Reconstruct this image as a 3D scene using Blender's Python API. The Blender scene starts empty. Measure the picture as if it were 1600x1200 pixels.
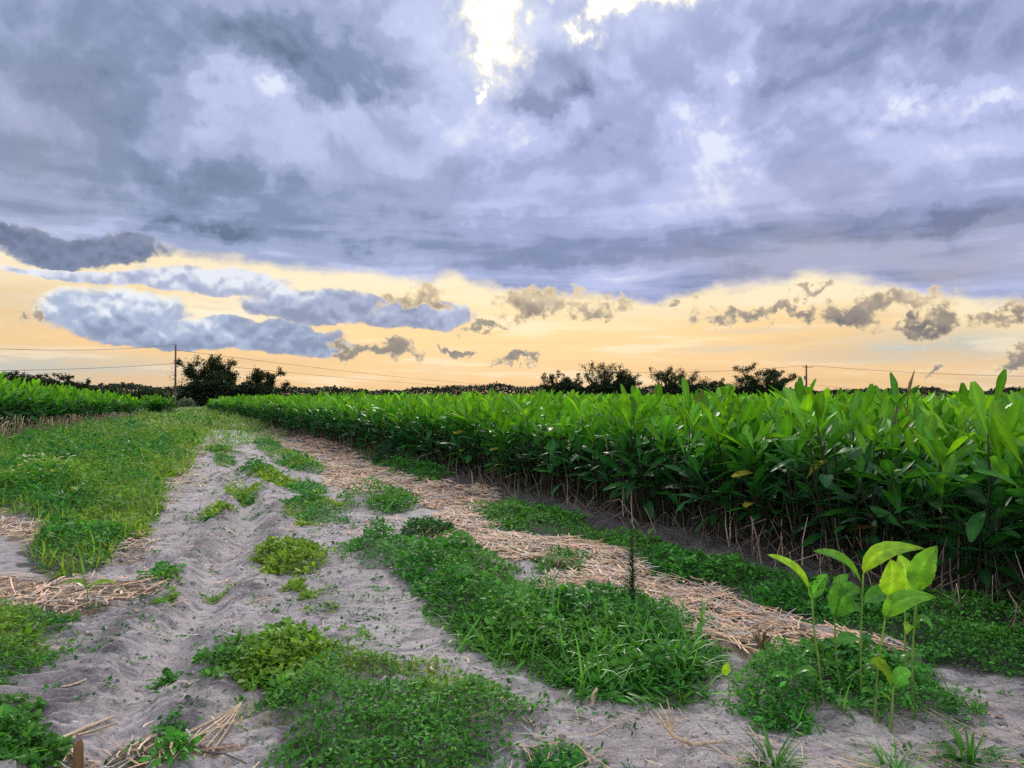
import bpy, math, random
import numpy as np
from mathutils import Vector

R = np.random.default_rng(7)
random.seed(7)
sc = bpy.context.scene
COL = sc.collection
PI = math.pi

# ------------------------------------------------------------------ measuring
F = 1164.0            # focal length in photo pixels (1600 wide)
CAMH = 1.55
PITCH = math.atan(20 / F)
cp, sp_ = math.cos(PITCH), math.sin(PITCH)

def ray(px, py):
    x = (px - 800) / F
    u = (600 - py) / F
    return np.array([x, cp - sp_ * u, sp_ + cp * u])

def P(px, py, z=0.0):
    """ground point (on height z) seen at a photo pixel"""
    r = ray(px, py)
    t = (z - CAMH) / r[2]
    return np.array([r[0] * t, r[1] * t, z])

def at(px, py, Y):
    """point at forward distance Y seen at a photo pixel"""
    r = ray(px, py)
    t = Y / r[1]
    return np.array([r[0] * t, Y, CAMH + r[2] * t])

def lin(r, g, b):
    def c(v):
        v = v / 255.0
        return v / 12.92 if v <= 0.04045 else ((v + 0.055) / 1.055) ** 2.4
    return np.array([c(r), c(g), c(b)])

# ------------------------------------------------------------------ noise (numpy)
def _hash(ix, iy, seed):
    h = (ix.astype(np.int64) * 374761393 + iy.astype(np.int64) * 668265263 + seed * 1442695041) & 0x7fffffff
    h = ((h ^ (h >> 13)) * 1274126177) & 0x7fffffff
    h = h ^ (h >> 16)
    return (h & 0xffff) / 65535.0

def vnoise(x, y, seed=0):
    x = np.asarray(x, float); y = np.asarray(y, float)
    ix = np.floor(x); iy = np.floor(y)
    fx = x - ix; fy = y - iy
    fx = fx * fx * fx * (fx * (fx * 6 - 15) + 10); fy = fy * fy * fy * (fy * (fy * 6 - 15) + 10)
    a = _hash(ix, iy, seed); b = _hash(ix + 1, iy, seed)
    c = _hash(ix, iy + 1, seed); d = _hash(ix + 1, iy + 1, seed)
    return (a * (1 - fx) + b * fx) * (1 - fy) + (c * (1 - fx) + d * fx) * fy

def fbm(x, y, seed=0, oct=4):
    s = 0; a = 0.5; t = 0
    for i in range(oct):
        s = s + a * vnoise(x * 2 ** i + 17.3 * i, y * 2 ** i - 9.1 * i, seed + i)
        t += a; a *= 0.5
    return s / t

def sstep(a, b, x):
    t = np.clip((x - a) / (b - a), 0, 1)
    return t * t * (3 - 2 * t)

# ------------------------------------------------------------------ layout polygons, measured in the photo and laid on the ground
WEEDS = {
 'verge': [(-260,705),(0,690),(60,682),(130,665),(215,655),(265,648),(300,644),(335,641),(400,660),(392,672),(330,670),(312,690),(302,715),(296,740),(255,752),(258,790),(228,832),(190,860),(165,885),(120,898),(70,895),(35,880),(45,852),(85,832),(60,812),(0,797),(-260,790)],
 'leftmid': [(-160,945),(50,952),(110,965),(122,985),(98,1010),(115,1035),(60,1055),(0,1065),(-160,1085)],
 'leftlow': [(-160,1085),(20,1092),(60,1110),(105,1140),(95,1165),(40,1195),(-20,1215),(-160,1215)],
 'centre': [(530,845),(600,835),(660,850),(740,855),(800,880),(835,915),(870,930),(950,925),(1010,935),(1060,950),(1100,975),(1095,1005),(1140,1030),(1120,1060),(1090,1090),(1000,1085),(940,1085),(870,1075),(800,1045),(760,1020),(700,985),(650,930),(600,885),(555,880)],
 'seedbed': [(1140,1040),(1190,1020),(1240,1010),(1300,1000),(1390,1020),(1440,1040),(1480,1070),(1540,1105),(1490,1125),(1430,1135),(1380,1115),(1330,1090),(1300,1130),(1240,1140),(1170,1125),(1135,1090)],
 'low': [(290,1030),(340,1005),(400,1000),(450,985),(520,1000),(540,1015),(630,1022),(660,1040),(600,1052),(560,1060),(560,1072),(620,1068),(690,1055),(760,1058),(810,1085),(850,1108),(835,1145),(790,1170),(760,1250),(480,1250),(410,1190),(450,1150),(400,1110),(380,1075),(330,1050)],
 'lowright': [(820,1150),(900,1145),(960,1170),(930,1200),(850,1225),(760,1225)],
 'edge': [(730,788),(800,795),(860,800),(900,812),(940,826),(985,835),(1040,850),(1090,868),(1140,878),(1200,898),(1260,912),(1330,935),(1400,935),(1500,945),(1600,955),(1750,985),(1750,1075),(1600,1065),(1500,1050),(1430,1030),(1400,1010),(1320,980),(1200,950),(1120,915),(1050,905),(1010,885),(960,860),(900,845),(840,835),(780,830),(760,815),(720,800)],
 'edgefar': [(560,708),(640,730),(700,745),(715,752),(660,755),(610,742),(575,730)],
 'onstraw': [(830,870),(880,862),(930,868),(940,880),(900,893),(840,890)],
 'patcha': [(530,775),(590,765),(640,770),(660,785),(640,798),(590,803),(540,795)],
 'patchb': [(390,868),(460,848),(510,855),(530,870),(520,885),(460,897),(410,895)],
 'patchc': [(395,690),(430,692),(480,715),(525,735),(510,742),(460,735),(420,715)],
 'patchd': [(370,728),(420,728),(450,750),(510,755),(520,770),(490,785),(450,765),(400,745)],
 'patche': [(435,785),(500,775),(535,790),(545,815),(490,820),(450,800)],
 'patchf': [(350,765),(400,758),(415,770),(375,785),(350,775)],
 'patchg': [(430,915),(480,905),(500,920),(535,940),(520,955),(470,940)],
 'patchh': [(220,895),(260,888),(292,900),(270,912),(235,910)],
 'patchi': [(222,930),(250,922),(285,935),(280,948),(240,945)],
 'patchj': [(505,985),(550,972),(590,985),(560,1000)],
 'patchk': [(330,915),(350,908),(372,915),(350,925)],
 'patchl': [(230,1040),(255,1030),(275,1042),(250,1053)],
 'patchm': [(315,698),(345,695),(370,705),(345,715)],
 'patchn': [(330,715),(360,712),(372,722),(345,730)],
 'patcho': [(280,812),(330,798),(372,795),(350,808),(300,820)],
 'patchp': [(550,810),(590,803),(600,818),(565,828)],
 'patchq': [(635,1035),(690,1025),(715,1040),(660,1055)],
 'patchr': [(240,1130),(280,1112),(310,1125),(300,1150),(262,1155)],
 'patchs': [(300,1115),(340,1108),(350,1120),(320,1130)],
}
THICK = {'verge': .20, 'leftmid': .12, 'leftlow': .13, 'centre': .15, 'seedbed': .13, 'low': .15, 'lowright': .09,
         'edge': .09, 'edgefar': .10, 'onstraw': .12, 'patcha': .14, 'patchb': .11}
STRAW = {
 'strip': ([(380,668),(440,673),(520,693),(575,722),(640,745),(690,755),(725,765),(765,770),(795,790),(740,800),(780,832),(860,842),(930,845),(980,865),(1010,885),(1060,905),(1120,920),(1200,955),(1260,975),(1340,990),(1400,1010),(1415,1028),(1300,1012),(1230,1012),(1180,1025),(1130,1012),(1090,975),(1040,945),(1000,930),(960,928),(870,928),(838,915),(870,895),(930,892),(800,870),(715,856),(670,835),(690,800),(640,768),(560,772),(505,752),(515,737),(475,713),(410,688)], 780),
 'lefta': ([(-160,785),(0,800),(60,815),(85,830),(50,850),(0,838),(-160,850)], 260),
 'leftb': ([(-160,895),(40,900),(150,900),(230,905),(250,925),(180,945),(100,965),(50,955),(-160,945)], 330),
 'leftc': ([(190,845),(230,828),(255,848),(210,882),(165,885)], 200),
 'lowleft': ([(60,1180),(110,1150),(180,1150),(280,1170),(350,1150),(340,1190),(250,1205),(150,1235),(40,1235)], 360),
 'lowright': ([(860,1100),(960,1088),(1100,1110),(1170,1140),(1250,1150),(1400,1150),(1600,1060),(1690,1150),(1600,1235),(760,1235),(830,1140)], 130),
 'fara': ([(275,680),(320,670),(345,690),(310,720),(320,760),(260,790),(240,760),(290,735)], 90),
 'farb': ([(520,825),(640,800),(690,830),(640,845),(560,845)], 60),
 'path': ([(-100,1230),(0,1060),(200,860),(330,690),(400,680),(520,780),(660,960),(860,1100),(900,1230)], 13),
}
def world_poly(pts):
    return np.array([P(a, b)[:2] for a, b in pts])

def inside(poly, x, y):
    r = np.zeros(x.shape, bool)
    n = len(poly); j = n - 1
    for i in range(n):
        xi, yi = poly[i]; xj, yj = poly[j]
        c = ((yi > y) != (yj > y)) & (x < (xj - xi) * (y - yi) / (yj - yi + 1e-12) + xi)
        r ^= c
        j = i
    return r

def edge_dist(poly, x, y):
    d = np.full(x.shape, 1e9)
    n = len(poly)
    for i in range(n):
        ax, ay = poly[i]; bx, by = poly[(i + 1) % n]
        ex, ey = bx - ax, by - ay
        t = np.clip(((x - ax) * ex + (y - ay) * ey) / (ex * ex + ey * ey + 1e-12), 0, 1)
        d = np.minimum(d, np.hypot(x - ax - t * ex, y - ay - t * ey))
    return d

WPOLY = {k: world_poly(v) for k, v in WEEDS.items()}
SPOLY = {k: (world_poly(v[0]), v[1]) for k, v in STRAW.items()}

# crop rows
P0 = np.array([3.33, 5.12]); DIR = np.array([-0.441, 0.8975]); NRM = np.array([0.8975, 0.441])
LB = np.array([P(-260, 740)[:2], P(0, 692)[:2], P(110, 674)[:2], P(215, 657)[:2]])   # edge of the left field

RUT = np.array([P(a, b)[:2] for a, b in [(60,1300),(170,1130),(255,1010),(320,930),(345,880),(385,830),(392,790),(378,750),(352,700),(335,672)]])

def poly_dist(line, x, y):
    d = np.full(x.shape, 1e9); s = np.zeros(x.shape); sg = np.zeros(x.shape); acc = 0
    for i in range(len(line) - 1):
        ax, ay = line[i]; bx, by = line[i + 1]
        ex, ey = bx - ax, by - ay
        L = math.hypot(ex, ey)
        t = np.clip(((x - ax) * ex + (y - ay) * ey) / (L * L), 0, 1)
        dx = x - ax - t * ex; dy = y - ay - t * ey
        dd = np.hypot(dx, dy)
        m = dd < d
        d = np.where(m, dd, d); s = np.where(m, acc + t * L, s)
        sg = np.where(m, (ex * dy - ey * dx) / L, sg)
        acc += L
    return d, s, sg

def gh(x, y):
    """height of the ground"""
    x = np.asarray(x, float); y = np.asarray(y, float)
    r = np.hypot(x, y)
    near = 1 - sstep(40, 90, r)
    h = (fbm(x * .5, y * .5, 3, 3) - .5) * .07
    h += (fbm(x * 2.3, y * 2.3, 11, 3) - .5) * .048
    h += (fbm(x * 8, y * 8, 21, 3) - .5) * .030 * (1 - sstep(12, 30, r))
    d, s, sg = poly_dist(RUT, x, y)
    dj = d + (fbm(x * 3, y * 3, 5, 2) - .5) * .16
    clod = (fbm(x * 9, y * 9, 77, 3) - .5) * np.exp(-((dj - .3) / .22) ** 2)
    h += (-.09 * np.exp(-(dj / .15) ** 2) + .05 * np.exp(-((dj - .33) / .13) ** 2) * (.4 + 1.2 * vnoise(s * 1.3, sg, 8)) + .09 * clod) * (1 - sstep(14, 26, r))
    # tread marks pressed across the track on its left side
    trk = np.exp(-((sg - .75) / .55) ** 2) + .4 * np.exp(-((sg + .8) / .4) ** 2)
    tr = np.sin((s + .35 * sg + .25 * fbm(x * 2, y * 2, 33, 2)) * 2 * PI / .14)
    h += trk * tr * .030 * sstep(.25, .5, fbm(x * 1.7, y * 1.7, 41, 2)) * (1 - sstep(9, 16, r))
    h -= .03 * np.abs(fbm(x * 3.1, y * 3.1, 43, 3) - .5) * 2 * (1 - sstep(15, 30, r))
    # bank under the crop rows
    q = (x - P0[0]) * NRM[0] + (y - P0[1]) * NRM[1]
    h += .10 * sstep(-.70, -.05, q + (fbm(x * 1.5, y * 1.5, 55, 2) - .5) * .3)
    # straw lies in a low swath
    return h * near - .01

def PG(px, py):
    z = 0.
    for _ in range(4):
        p = P(px, py, z); z = float(gh(p[0], p[1]))
    return np.array([p[0], p[1], z])

# ------------------------------------------------------------------ mesh helpers
def mk(name, V, Q, mat, parent=None, tint=None, smooth=True, link=True):
    V = np.asarray(V, np.float32); Q = np.asarray(Q, np.int32)
    me = bpy.data.meshes.new(name)
    me.vertices.add(len(V)); me.vertices.foreach_set('co', V.ravel())
    me.loops.add(Q.size); me.loops.foreach_set('vertex_index', Q.ravel())
    me.polygons.add(len(Q)); me.polygons.foreach_set('loop_start', np.arange(len(Q), dtype=np.int32) * 4)
    me.polygons.foreach_set('use_smooth', np.full(len(Q), smooth))
    me.update(calc_edges=True); me.validate()
    if tint is not None:
        a = me.color_attributes.new('tint', 'FLOAT_COLOR', 'POINT')
        t = np.ones((len(V), 4), np.float32); t[:, :3] = tint
        a.data.foreach_set('color', t.ravel())
    me.materials.append(mat)
    ob = bpy.data.objects.new(name, me)
    if link: COL.objects.link(ob)
    if parent: ob.parent = parent
    return ob

class Geo:
    def __init__(s): s.V = []; s.Q = []; s.T = []; s.n = 0
    def add(s, V, Q, tint=(1, 1, 1)):
        V = np.asarray(V, float); Q = np.asarray(Q, int)
        s.V.append(V); s.Q.append(Q + s.n); s.n += len(V)
        t = np.asarray(tint, float)
        s.T.append(np.broadcast_to(t, (len(V), 3)) if t.ndim == 1 else t)
    def inst(s, tv, tq, M, Pp, tint):
        """copies of a template; M (N,3,3) columns = axes, Pp (N,3), tint (N,3) or (N,n,3)"""
        N = len(Pp); n = len(tv)
        if N == 0: return
        V = np.einsum('nij,kj->nki', M, tv) + Pp[:, None, :]
        Q = (tq[None] + (np.arange(N) * n)[:, None, None]).reshape(-1, 4)
        t = np.asarray(tint, float)
        if t.ndim == 2: t = np.repeat(t[:, None, :], n, 1)
        s.add(V.reshape(-1, 3), Q, t.reshape(-1, 3))
    def tube(s, pts, rad, n=6, tint=(1, 1, 1), cap=True):
        pts = np.asarray(pts, float); m = len(pts)
        rad = np.broadcast_to(np.asarray(rad, float), (m,))
        tan = np.gradient(pts, axis=0); tan /= np.linalg.norm(tan, axis=1)[:, None] + 1e-9
        ref = np.array([1., 0, 0]) if abs(tan[0][0]) < .8 else np.array([0, 1., 0])
        a = np.arange(n) * 2 * PI / n
        V = []
        for i in range(m):
            u = np.cross(tan[i], ref); u /= np.linalg.norm(u); v = np.cross(tan[i], u)
            V.append(pts[i] + rad[i] * (np.cos(a)[:, None] * u + np.sin(a)[:, None] * v))
        V = np.concatenate(V)
        Q = [[i * n + k, i * n + (k + 1) % n, (i + 1) * n + (k + 1) % n, (i + 1) * n + k] for i in range(m - 1) for k in range(n)]
        if cap and n % 2 == 0:
            for base in (0, (m - 1) * n):
                for k in range(n // 2 - 1):
                    Q.append([base + k, base + k + 1, base + n - 2 - k, base + n - 1 - k])
        s.add(V, Q, tint)
    def box(s, c, sz, rotz=0, tint=(1, 1, 1)):
        x, y, z = [k / 2 for k in sz]
        v = np.array([[-x,-y,-z],[x,-y,-z],[x,y,-z],[-x,y,-z],[-x,-y,z],[x,-y,z],[x,y,z],[-x,y,z]])
        co, si = math.cos(rotz), math.sin(rotz)
        v = v @ np.array([[co, si, 0], [-si, co, 0], [0, 0, 1]]) + np.asarray(c)
        s.add(v, [[0,3,2,1],[4,5,6,7],[0,1,5,4],[1,2,6,5],[2,3,7,6],[3,0,4,7]], tint)
    def build(s, name, mat, parent=None, smooth=True, link=True):
        return mk(name, np.concatenate(s.V), np.concatenate(s.Q), mat, parent, np.concatenate(s.T), smooth, link)

def tag(o, label=None, cat=None, group=None, kind=None):
    if label: o['label'] = label
    if cat: o['category'] = cat
    if group: o['group'] = group
    if kind: o['kind'] = kind
    return o

def empty(name, loc, rz=0):
    o = bpy.data.objects.new(name, None); COL.objects.link(o)
    o.empty_display_size = .1
    o.location = [float(v) for v in loc]; o.rotation_euler = (0, 0, rz)
    return o

def frames(az, elv, roll=None):
    """leaf frames: y axis along the leaf, z axis its upper side"""
    N = len(az)
    y = np.stack([np.cos(az) * np.cos(elv), np.sin(az) * np.cos(elv), np.sin(elv)], 1)
    x = np.stack([np.sin(az), -np.cos(az), np.zeros(N)], 1)
    z = np.cross(x, y)
    if roll is not None:
        c, s_ = np.cos(roll)[:, None], np.sin(roll)[:, None]
        x, z = x * c + z * s_, z * c - x * s_
    return np.stack([x, y, z], 2)

# ------------------------------------------------------------------ materials
def mat_new(name):
    m = bpy.data.materials.new(name); m.use_nodes = True
    nt = m.node_tree; nt.nodes.clear()
    return m, nt

def node(nt, t, **kw):
    n = nt.nodes.new(t)
    for k, v in kw.items():
        if k.startswith('i_'): n.inputs[int(k[2:])].default_value = v
        else: setattr(n, k, v)
    return n

def leaf_mat(name, trans=.38, rough=.45, spec=.35, var=.25, nscale=30., tr_tint=(1.25, 1.25, .55)):
    m, nt = mat_new(name)
    L = nt.links.new
    at_ = node(nt, 'ShaderNodeAttribute', attribute_name='tint')
    oi = node(nt, 'ShaderNodeObjectInfo')
    tc = node(nt, 'ShaderNodeTexCoord')
    nz = node(nt, 'ShaderNodeTexNoise'); nz.inputs['Scale'].default_value = nscale; nz.inputs['Detail'].default_value = 3
    L(tc.outputs['Object'], nz.inputs['Vector'])
    mr = node(nt, 'ShaderNodeMapRange'); mr.inputs['From Min'].default_value = .3; mr.inputs['From Max'].default_value = .7
    mr.inputs['To Min'].default_value = 1 - var; mr.inputs['To Max'].default_value = 1 + var
    L(nz.outputs['Fac'], mr.inputs['Value'])
    m2 = node(nt, 'ShaderNodeMapRange'); m2.inputs['To Min'].default_value = .8; m2.inputs['To Max'].default_value = 1.2
    L(oi.outputs['Random'], m2.inputs['Value'])
    mu = node(nt, 'ShaderNodeMath', operation='MULTIPLY'); L(mr.outputs[0], mu.inputs[0]); L(m2.outputs[0], mu.inputs[1])
    vm = node(nt, 'ShaderNodeVectorMath', operation='SCALE'); L(at_.outputs['Color'], vm.inputs[0]); L(mu.outputs[0], vm.inputs['Scale'])
    pb = node(nt, 'ShaderNodeBsdfPrincipled')
    pb.inputs['Roughness'].default_value = rough; pb.inputs['Specular IOR Level'].default_value = spec
    L(vm.outputs[0], pb.inputs['Base Color'])
    bp = node(nt, 'ShaderNodeBump'); bp.inputs['Strength'].default_value = .25; bp.inputs['Distance'].default_value = .01
    L(nz.outputs['Fac'], bp.inputs['Height']); L(bp.outputs[0], pb.inputs['Normal'])
    tb = node(nt, 'ShaderNodeBsdfTranslucent')
    tm = node(nt, 'ShaderNodeVectorMath', operation='MULTIPLY'); tm.inputs[1].default_value = tr_tint
    L(vm.outputs[0], tm.inputs[0]); L(tm.outputs[0], tb.inputs['Color'])
    mx = node(nt, 'ShaderNodeMixShader'); mx.inputs[0].default_value = trans
    L(pb.outputs[0], mx.inputs[1]); L(tb.outputs[0], mx.inputs[2])
    out = node(nt, 'ShaderNodeOutputMaterial'); L(mx.outputs[0], out.inputs[0])
    return m

def dry_mat(name, nscale=40., stretch=None, rough=.8, var=.35, bump=.4, spec=.2):
    m, nt = mat_new(name); L = nt.links.new
    at_ = node(nt, 'ShaderNodeAttribute', attribute_name='tint')
    tc = node(nt, 'ShaderNodeTexCoord')
    mp = node(nt, 'ShaderNodeMapping'); L(tc.outputs['Object'], mp.inputs[0])
    if stretch: mp.inputs['Scale'].default_value = stretch
    nz = node(nt, 'ShaderNodeTexNoise'); nz.inputs['Scale'].default_value = nscale; nz.inputs['Detail'].default_value = 4
    L(mp.outputs[0], nz.inputs['Vector'])
    mr = node(nt, 'ShaderNodeMapRange'); mr.inputs['From Min'].default_value = .3; mr.inputs['From Max'].default_value = .7
    mr.inputs['To Min'].default_value = 1 - var; mr.inputs['To Max'].default_value = 1 + var
    L(nz.outputs['Fac'], mr.inputs['Value'])
    vm = node(nt, 'ShaderNodeVectorMath', operation='SCALE'); L(at_.outputs['Color'], vm.inputs[0]); L(mr.outputs[0], vm.inputs['Scale'])
    pb = node(nt, 'ShaderNodeBsdfPrincipled'); pb.inputs['Roughness'].default_value = rough; pb.inputs['Specular IOR Level'].default_value = spec
    L(vm.outputs[0], pb.inputs['Base Color'])
    bp = node(nt, 'ShaderNodeBump'); bp.inputs['Strength'].default_value = bump; bp.inputs['Distance'].default_value = .01
    L(nz.outputs['Fac'], bp.inputs['Height']); L(bp.outputs[0], pb.inputs['Normal'])
    out = node(nt, 'ShaderNodeOutputMaterial'); L(pb.outputs[0], out.inputs[0])
    return m

M_CROP = leaf_mat('crop_leaf', .38, .45, .2, .2, 6.)
M_SEED = leaf_mat('seedling_leaf', .42, .4, .35, .3, 22., (1.3, 1.25, .5))
M_WEED = leaf_mat('weed_leaf', .32, .6, .15, .25, 12.)
M_GRASS = leaf_mat('grass_blade', .38, .5, .3, .25, 8.)
M_TREE = leaf_mat('tree_leaf', .2, .6, .15, .3, 1.2)
M_STEM = dry_mat('plant_stem', 30., None, .6, .25)
M_BARK = dry_mat('bark', 6., (1, 1, .3), .9, .4)
M_STRAW = dry_mat('straw', 60., None, .7, .3, .3)
M_POLE = dry_mat('weathered_pole', 5., (1, 1, .1), .85, .3)
M_METAL = dry_mat('grey_metal', 8., None, .5, .1, .1, .5)

# ground
def ground_mat():
    m, nt = mat_new('sandy_soil'); L = nt.links.new
    at_ = node(nt, 'ShaderNodeAttribute', attribute_name='tint')   # r straw litter, g organic soil and painted rut-bank shade, b far grass
    sx = node(nt, 'ShaderNodeSeparateColor'); L(at_.outputs['Color'], sx.inputs[0])
    tc = node(nt, 'ShaderNodeTexCoord')
    def noise(scale, det=5, rough=.6, dist=0.):
        n = node(nt, 'ShaderNodeTexNoise'); n.inputs['Scale'].default_value = scale; n.inputs['Detail'].default_value = det
        n.inputs['Roughness'].default_value = rough; n.inputs['Distortion'].default_value = dist
        L(tc.outputs['Object'], n.inputs['Vector']); return n.outputs['Fac']
    def rng(v, a, b, c=0., d=1.):
        n = node(nt, 'ShaderNodeMapRange', interpolation_type='SMOOTHSTEP'); L(v, n.inputs['Value'])
        for k, q in zip(('From Min', 'From Max', 'To Min', 'To Max'), (a, b, c, d)): n.inputs[k].default_value = q
        return n.outputs[0]
    def mix(f, a, b, mode='MIX'):
        n = node(nt, 'ShaderNodeMix', data_type='RGBA', blend_type=mode)
        for s_, v in ((0, f), (6, a), (7, b)):
            if hasattr(v, 'is_output'): L(v, n.inputs[s_])
            else: n.inputs[s_].default_value = v if s_ == 0 else (*v, 1)
        return n.outputs[2]
    def mul(a, b, op='MULTIPLY'):
        n = node(nt, 'ShaderNodeMath', operation=op)
        for i, v in enumerate((a, b)):
            if hasattr(v, 'is_output'): L(v, n.inputs[i])
            else: n.inputs[i].default_value = v
        return n.outputs[0]
    big = noise(1.1, 4); mid = noise(6., 5, .65); fine = noise(55., 4, .7); grit = noise(220., 2, .6)
    mpr = node(nt, 'ShaderNodeMapping'); mpr.inputs['Scale'].default_value = (5., 17., 8.); mpr.inputs['Rotation'].default_value = (0, 0, -.15)
    L(tc.outputs['Object'], mpr.inputs[0])
    rp = node(nt, 'ShaderNodeTexNoise'); rp.inputs['Scale'].default_value = 1.; rp.inputs['Detail'].default_value = 5; rp.inputs['Roughness'].default_value = .65; rp.inputs['Distortion'].default_value = .6
    L(mpr.outputs[0], rp.inputs['Vector']); rip = rp.outputs['Fac']
    c = mix(rng(big, .35, .65), (.50, .445, .425), (.64, .575, .55))
    c = mix(mul(rng(rip, .50, .64), .72), c, (.19, .172, .178))
    c = mix(mul(rng(mid, .5, .68), .55), c, (.20, .18, .185))
    c = mix(mul(rng(fine, .5, .68), .6), c, (.13, .118, .118))
    c = mix(mul(rng(grit, .5, .7), .5), c, (.55, .51, .50))
    litter = mix(rng(fine, .4, .6), (.16, .125, .095), (.38, .29, .21))
    c = mix(mul(sx.outputs[0], rng(mid, .2, .5, .5, 1.)), c, litter)
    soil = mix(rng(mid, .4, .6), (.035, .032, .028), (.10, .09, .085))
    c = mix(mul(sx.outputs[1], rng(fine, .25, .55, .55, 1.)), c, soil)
    gr = mix(rng(mid, .35, .65), (.05, .10, .025), (.13, .19, .06))
    c = mix(sx.outputs[2], c, gr)
    pb = node(nt, 'ShaderNodeBsdfPrincipled'); pb.inputs['Roughness'].default_value = .95; pb.inputs['Specular IOR Level'].default_value = .1
    L(c, pb.inputs['Base Color'])
    hsum = mul(mul(mid, 2.), mul(fine, .8), 'ADD'); hsum = mul(hsum, mul(rip, -2.2), 'ADD'); hsum = mul(hsum, mul(grit, .25), 'ADD')
    bp = node(nt, 'ShaderNodeBump'); bp.inputs['Strength'].default_value = .9; bp.inputs['Distance'].default_value = .03
    L(hsum, bp.inputs['Height']); L(bp.outputs[0], pb.inputs['Normal'])
    out = node(nt, 'ShaderNodeOutputMaterial'); L(pb.outputs[0], out.inputs[0])
    return m
M_GROUND = ground_mat()

# ------------------------------------------------------------------ ground sheet
def build_ground():
    a = np.concatenate([np.linspace(-180, -50, 66)[:-1], np.linspace(-50, 50, 521), np.linspace(50, 180, 66)[1:-1]])
    a = np.radians(a)
    r = np.concatenate([np.linspace(.4, 2.6, 9)[:-1], 1.55 / np.tan(np.radians(np.linspace(30.8, 1.2, 470))), [90, 110, 140, 200, 300, 500, 900, 1800, 4000]])
    A, Rr = np.meshgrid(a, r)
    x = Rr * np.sin(A); y = Rr * np.cos(A)
    z = gh(x, y)
    V = np.stack([x, y, z], 2).reshape(-1, 3)
    nr, na = A.shape
    i, j = np.meshgrid(np.arange(nr - 1), np.arange(na), indexing='ij')
    j2 = (j + 1) % na
    Q = np.stack([i * na + j, (i + 1) * na + j, (i + 1) * na + j2, i * na + j2], 2).reshape(-1, 4)[:, ::-1]
    c = len(V)
    V = np.vstack([V, [[0, 0, gh(0, 0)]]])
    jj = np.arange(0, na - 1, 2)
    Q = np.vstack([Q, np.stack([np.full(len(jj), c), jj, (jj + 1) % na, (jj + 2) % na], 1)[:, ::-1]])
    fx, fy = V[:, 0], V[:, 1]
    rr = np.hypot(fx, fy)
    wx = fx + (fbm(fx * 5, fy * 5, 61, 3) - .5) * .35; wy = fy + (fbm(fx * 5, fy * 5, 71, 3) - .5) * .35
    t = np.zeros((len(V), 3))
    for k, (pl, den) in SPOLY.items():
        if den > 80 and k != 'lowright': t[:, 0] = np.maximum(t[:, 0], inside(pl, wx, wy) * min(1, den / 300))
        elif False: t[:, 0] = np.maximum(t[:, 0], inside(pl, wx, wy) * .12)
    for k, pl in WPOLY.items():
        t[:, 1] = np.maximum(t[:, 1], inside(pl, wx, wy) * (.8 if k in ('verge', 'edge') else .38 if k in ('centre', 'low', 'seedbed') else .25))
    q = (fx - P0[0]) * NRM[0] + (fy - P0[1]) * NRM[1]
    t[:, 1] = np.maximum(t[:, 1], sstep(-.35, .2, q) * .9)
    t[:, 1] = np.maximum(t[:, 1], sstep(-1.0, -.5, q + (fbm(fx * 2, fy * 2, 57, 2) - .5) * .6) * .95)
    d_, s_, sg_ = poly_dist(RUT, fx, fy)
    t[:, 1] = np.maximum(t[:, 1], .55 * np.exp(-((d_ - .34) / .16) ** 2) * sstep(.42, .62, fbm(fx * 2.5, fy * 2.5, 401, 3)))  # shade of the rut banks painted in as patchy dark soil colour
    lb = fx - np.interp(fy, LB[:, 1], LB[:, 0])
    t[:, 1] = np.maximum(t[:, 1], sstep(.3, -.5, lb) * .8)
    t[:, 2] = sstep(36, 60, rr)
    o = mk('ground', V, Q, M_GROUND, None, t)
    tag(o, 'pale sandy farm track with ruts and dark soil under the crops', 'ground', kind='structure')
build_ground()

# ------------------------------------------------------------------ leaf templates
def leaf_tmpl(rows=7, cols=5, w=.16, curve=.25, fold=.25, pet=.1, seed=0, wav=.0, spat=0.):
    rg = np.random.default_rng(seed)
    t = np.linspace(0, 1, rows) ** (1 - .25 * spat)
    u = np.linspace(-1, 1, cols)
    V = []; Tm = []
    for i, ti in enumerate(t):
        tt = max(0, (ti - pet) / (1 - pet))
        prof = math.sin(PI * min(1, tt) ** (.85 + .75 * spat)) ** (1 - .28 * spat) if 0 < i < rows - 1 else 0
        hw = w * prof + .008
        if i == rows - 1: hw = w * .10 * (1 + 2.5 * spat)
        for uj in u:
            x = uj * hw
            z = abs(uj) * hw * fold - curve * ti * ti + wav * math.sin(ti * 9 + seed + (0 if uj < 0 else 1.7)) * abs(uj) * hw
            V.append((x, ti * math.sqrt(max(.2, 1 - (curve * .8 * ti) ** 2)), z))
            Tm.append(1.28 if abs(uj) < .05 else (1.0 + .05 * rg.normal()))
    Q = [[i * cols + j, i * cols + j + 1, (i + 1) * cols + j + 1, (i + 1) * cols + j] for i in range(rows - 1) for j in range(cols - 1)]
    return np.array(V), np.array(Q), np.array(Tm)

CROP_LEAVES = [leaf_tmpl(9, 5, .135, .05, .30, .12, 1, .12, .75), leaf_tmpl(9, 5, .145, .20, .20, .12, 2, .15, .7), leaf_tmpl(9, 5, .125, .38, .25, .14, 3, .15, .6), leaf_tmpl(9, 5, .135, -.12, .45, .12, 4, .1, 1.)]

def add_leaf_set(g, base, az, elv, length, tint, tmpl_idx, rng, roll_s=.35, tm=CROP_LEAVES):
    roll = rng.normal(0, roll_s, len(az))
    M = frames(az, elv, roll) * length[:, None, None]
    for k, (tv, tq, tt) in enumerate(tm):
        s = tmpl_idx == k
        if s.any():
            g.inst(tv, tq, M[s], base[s], tint[s][:, None, :] * tt[None, :, None])

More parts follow.
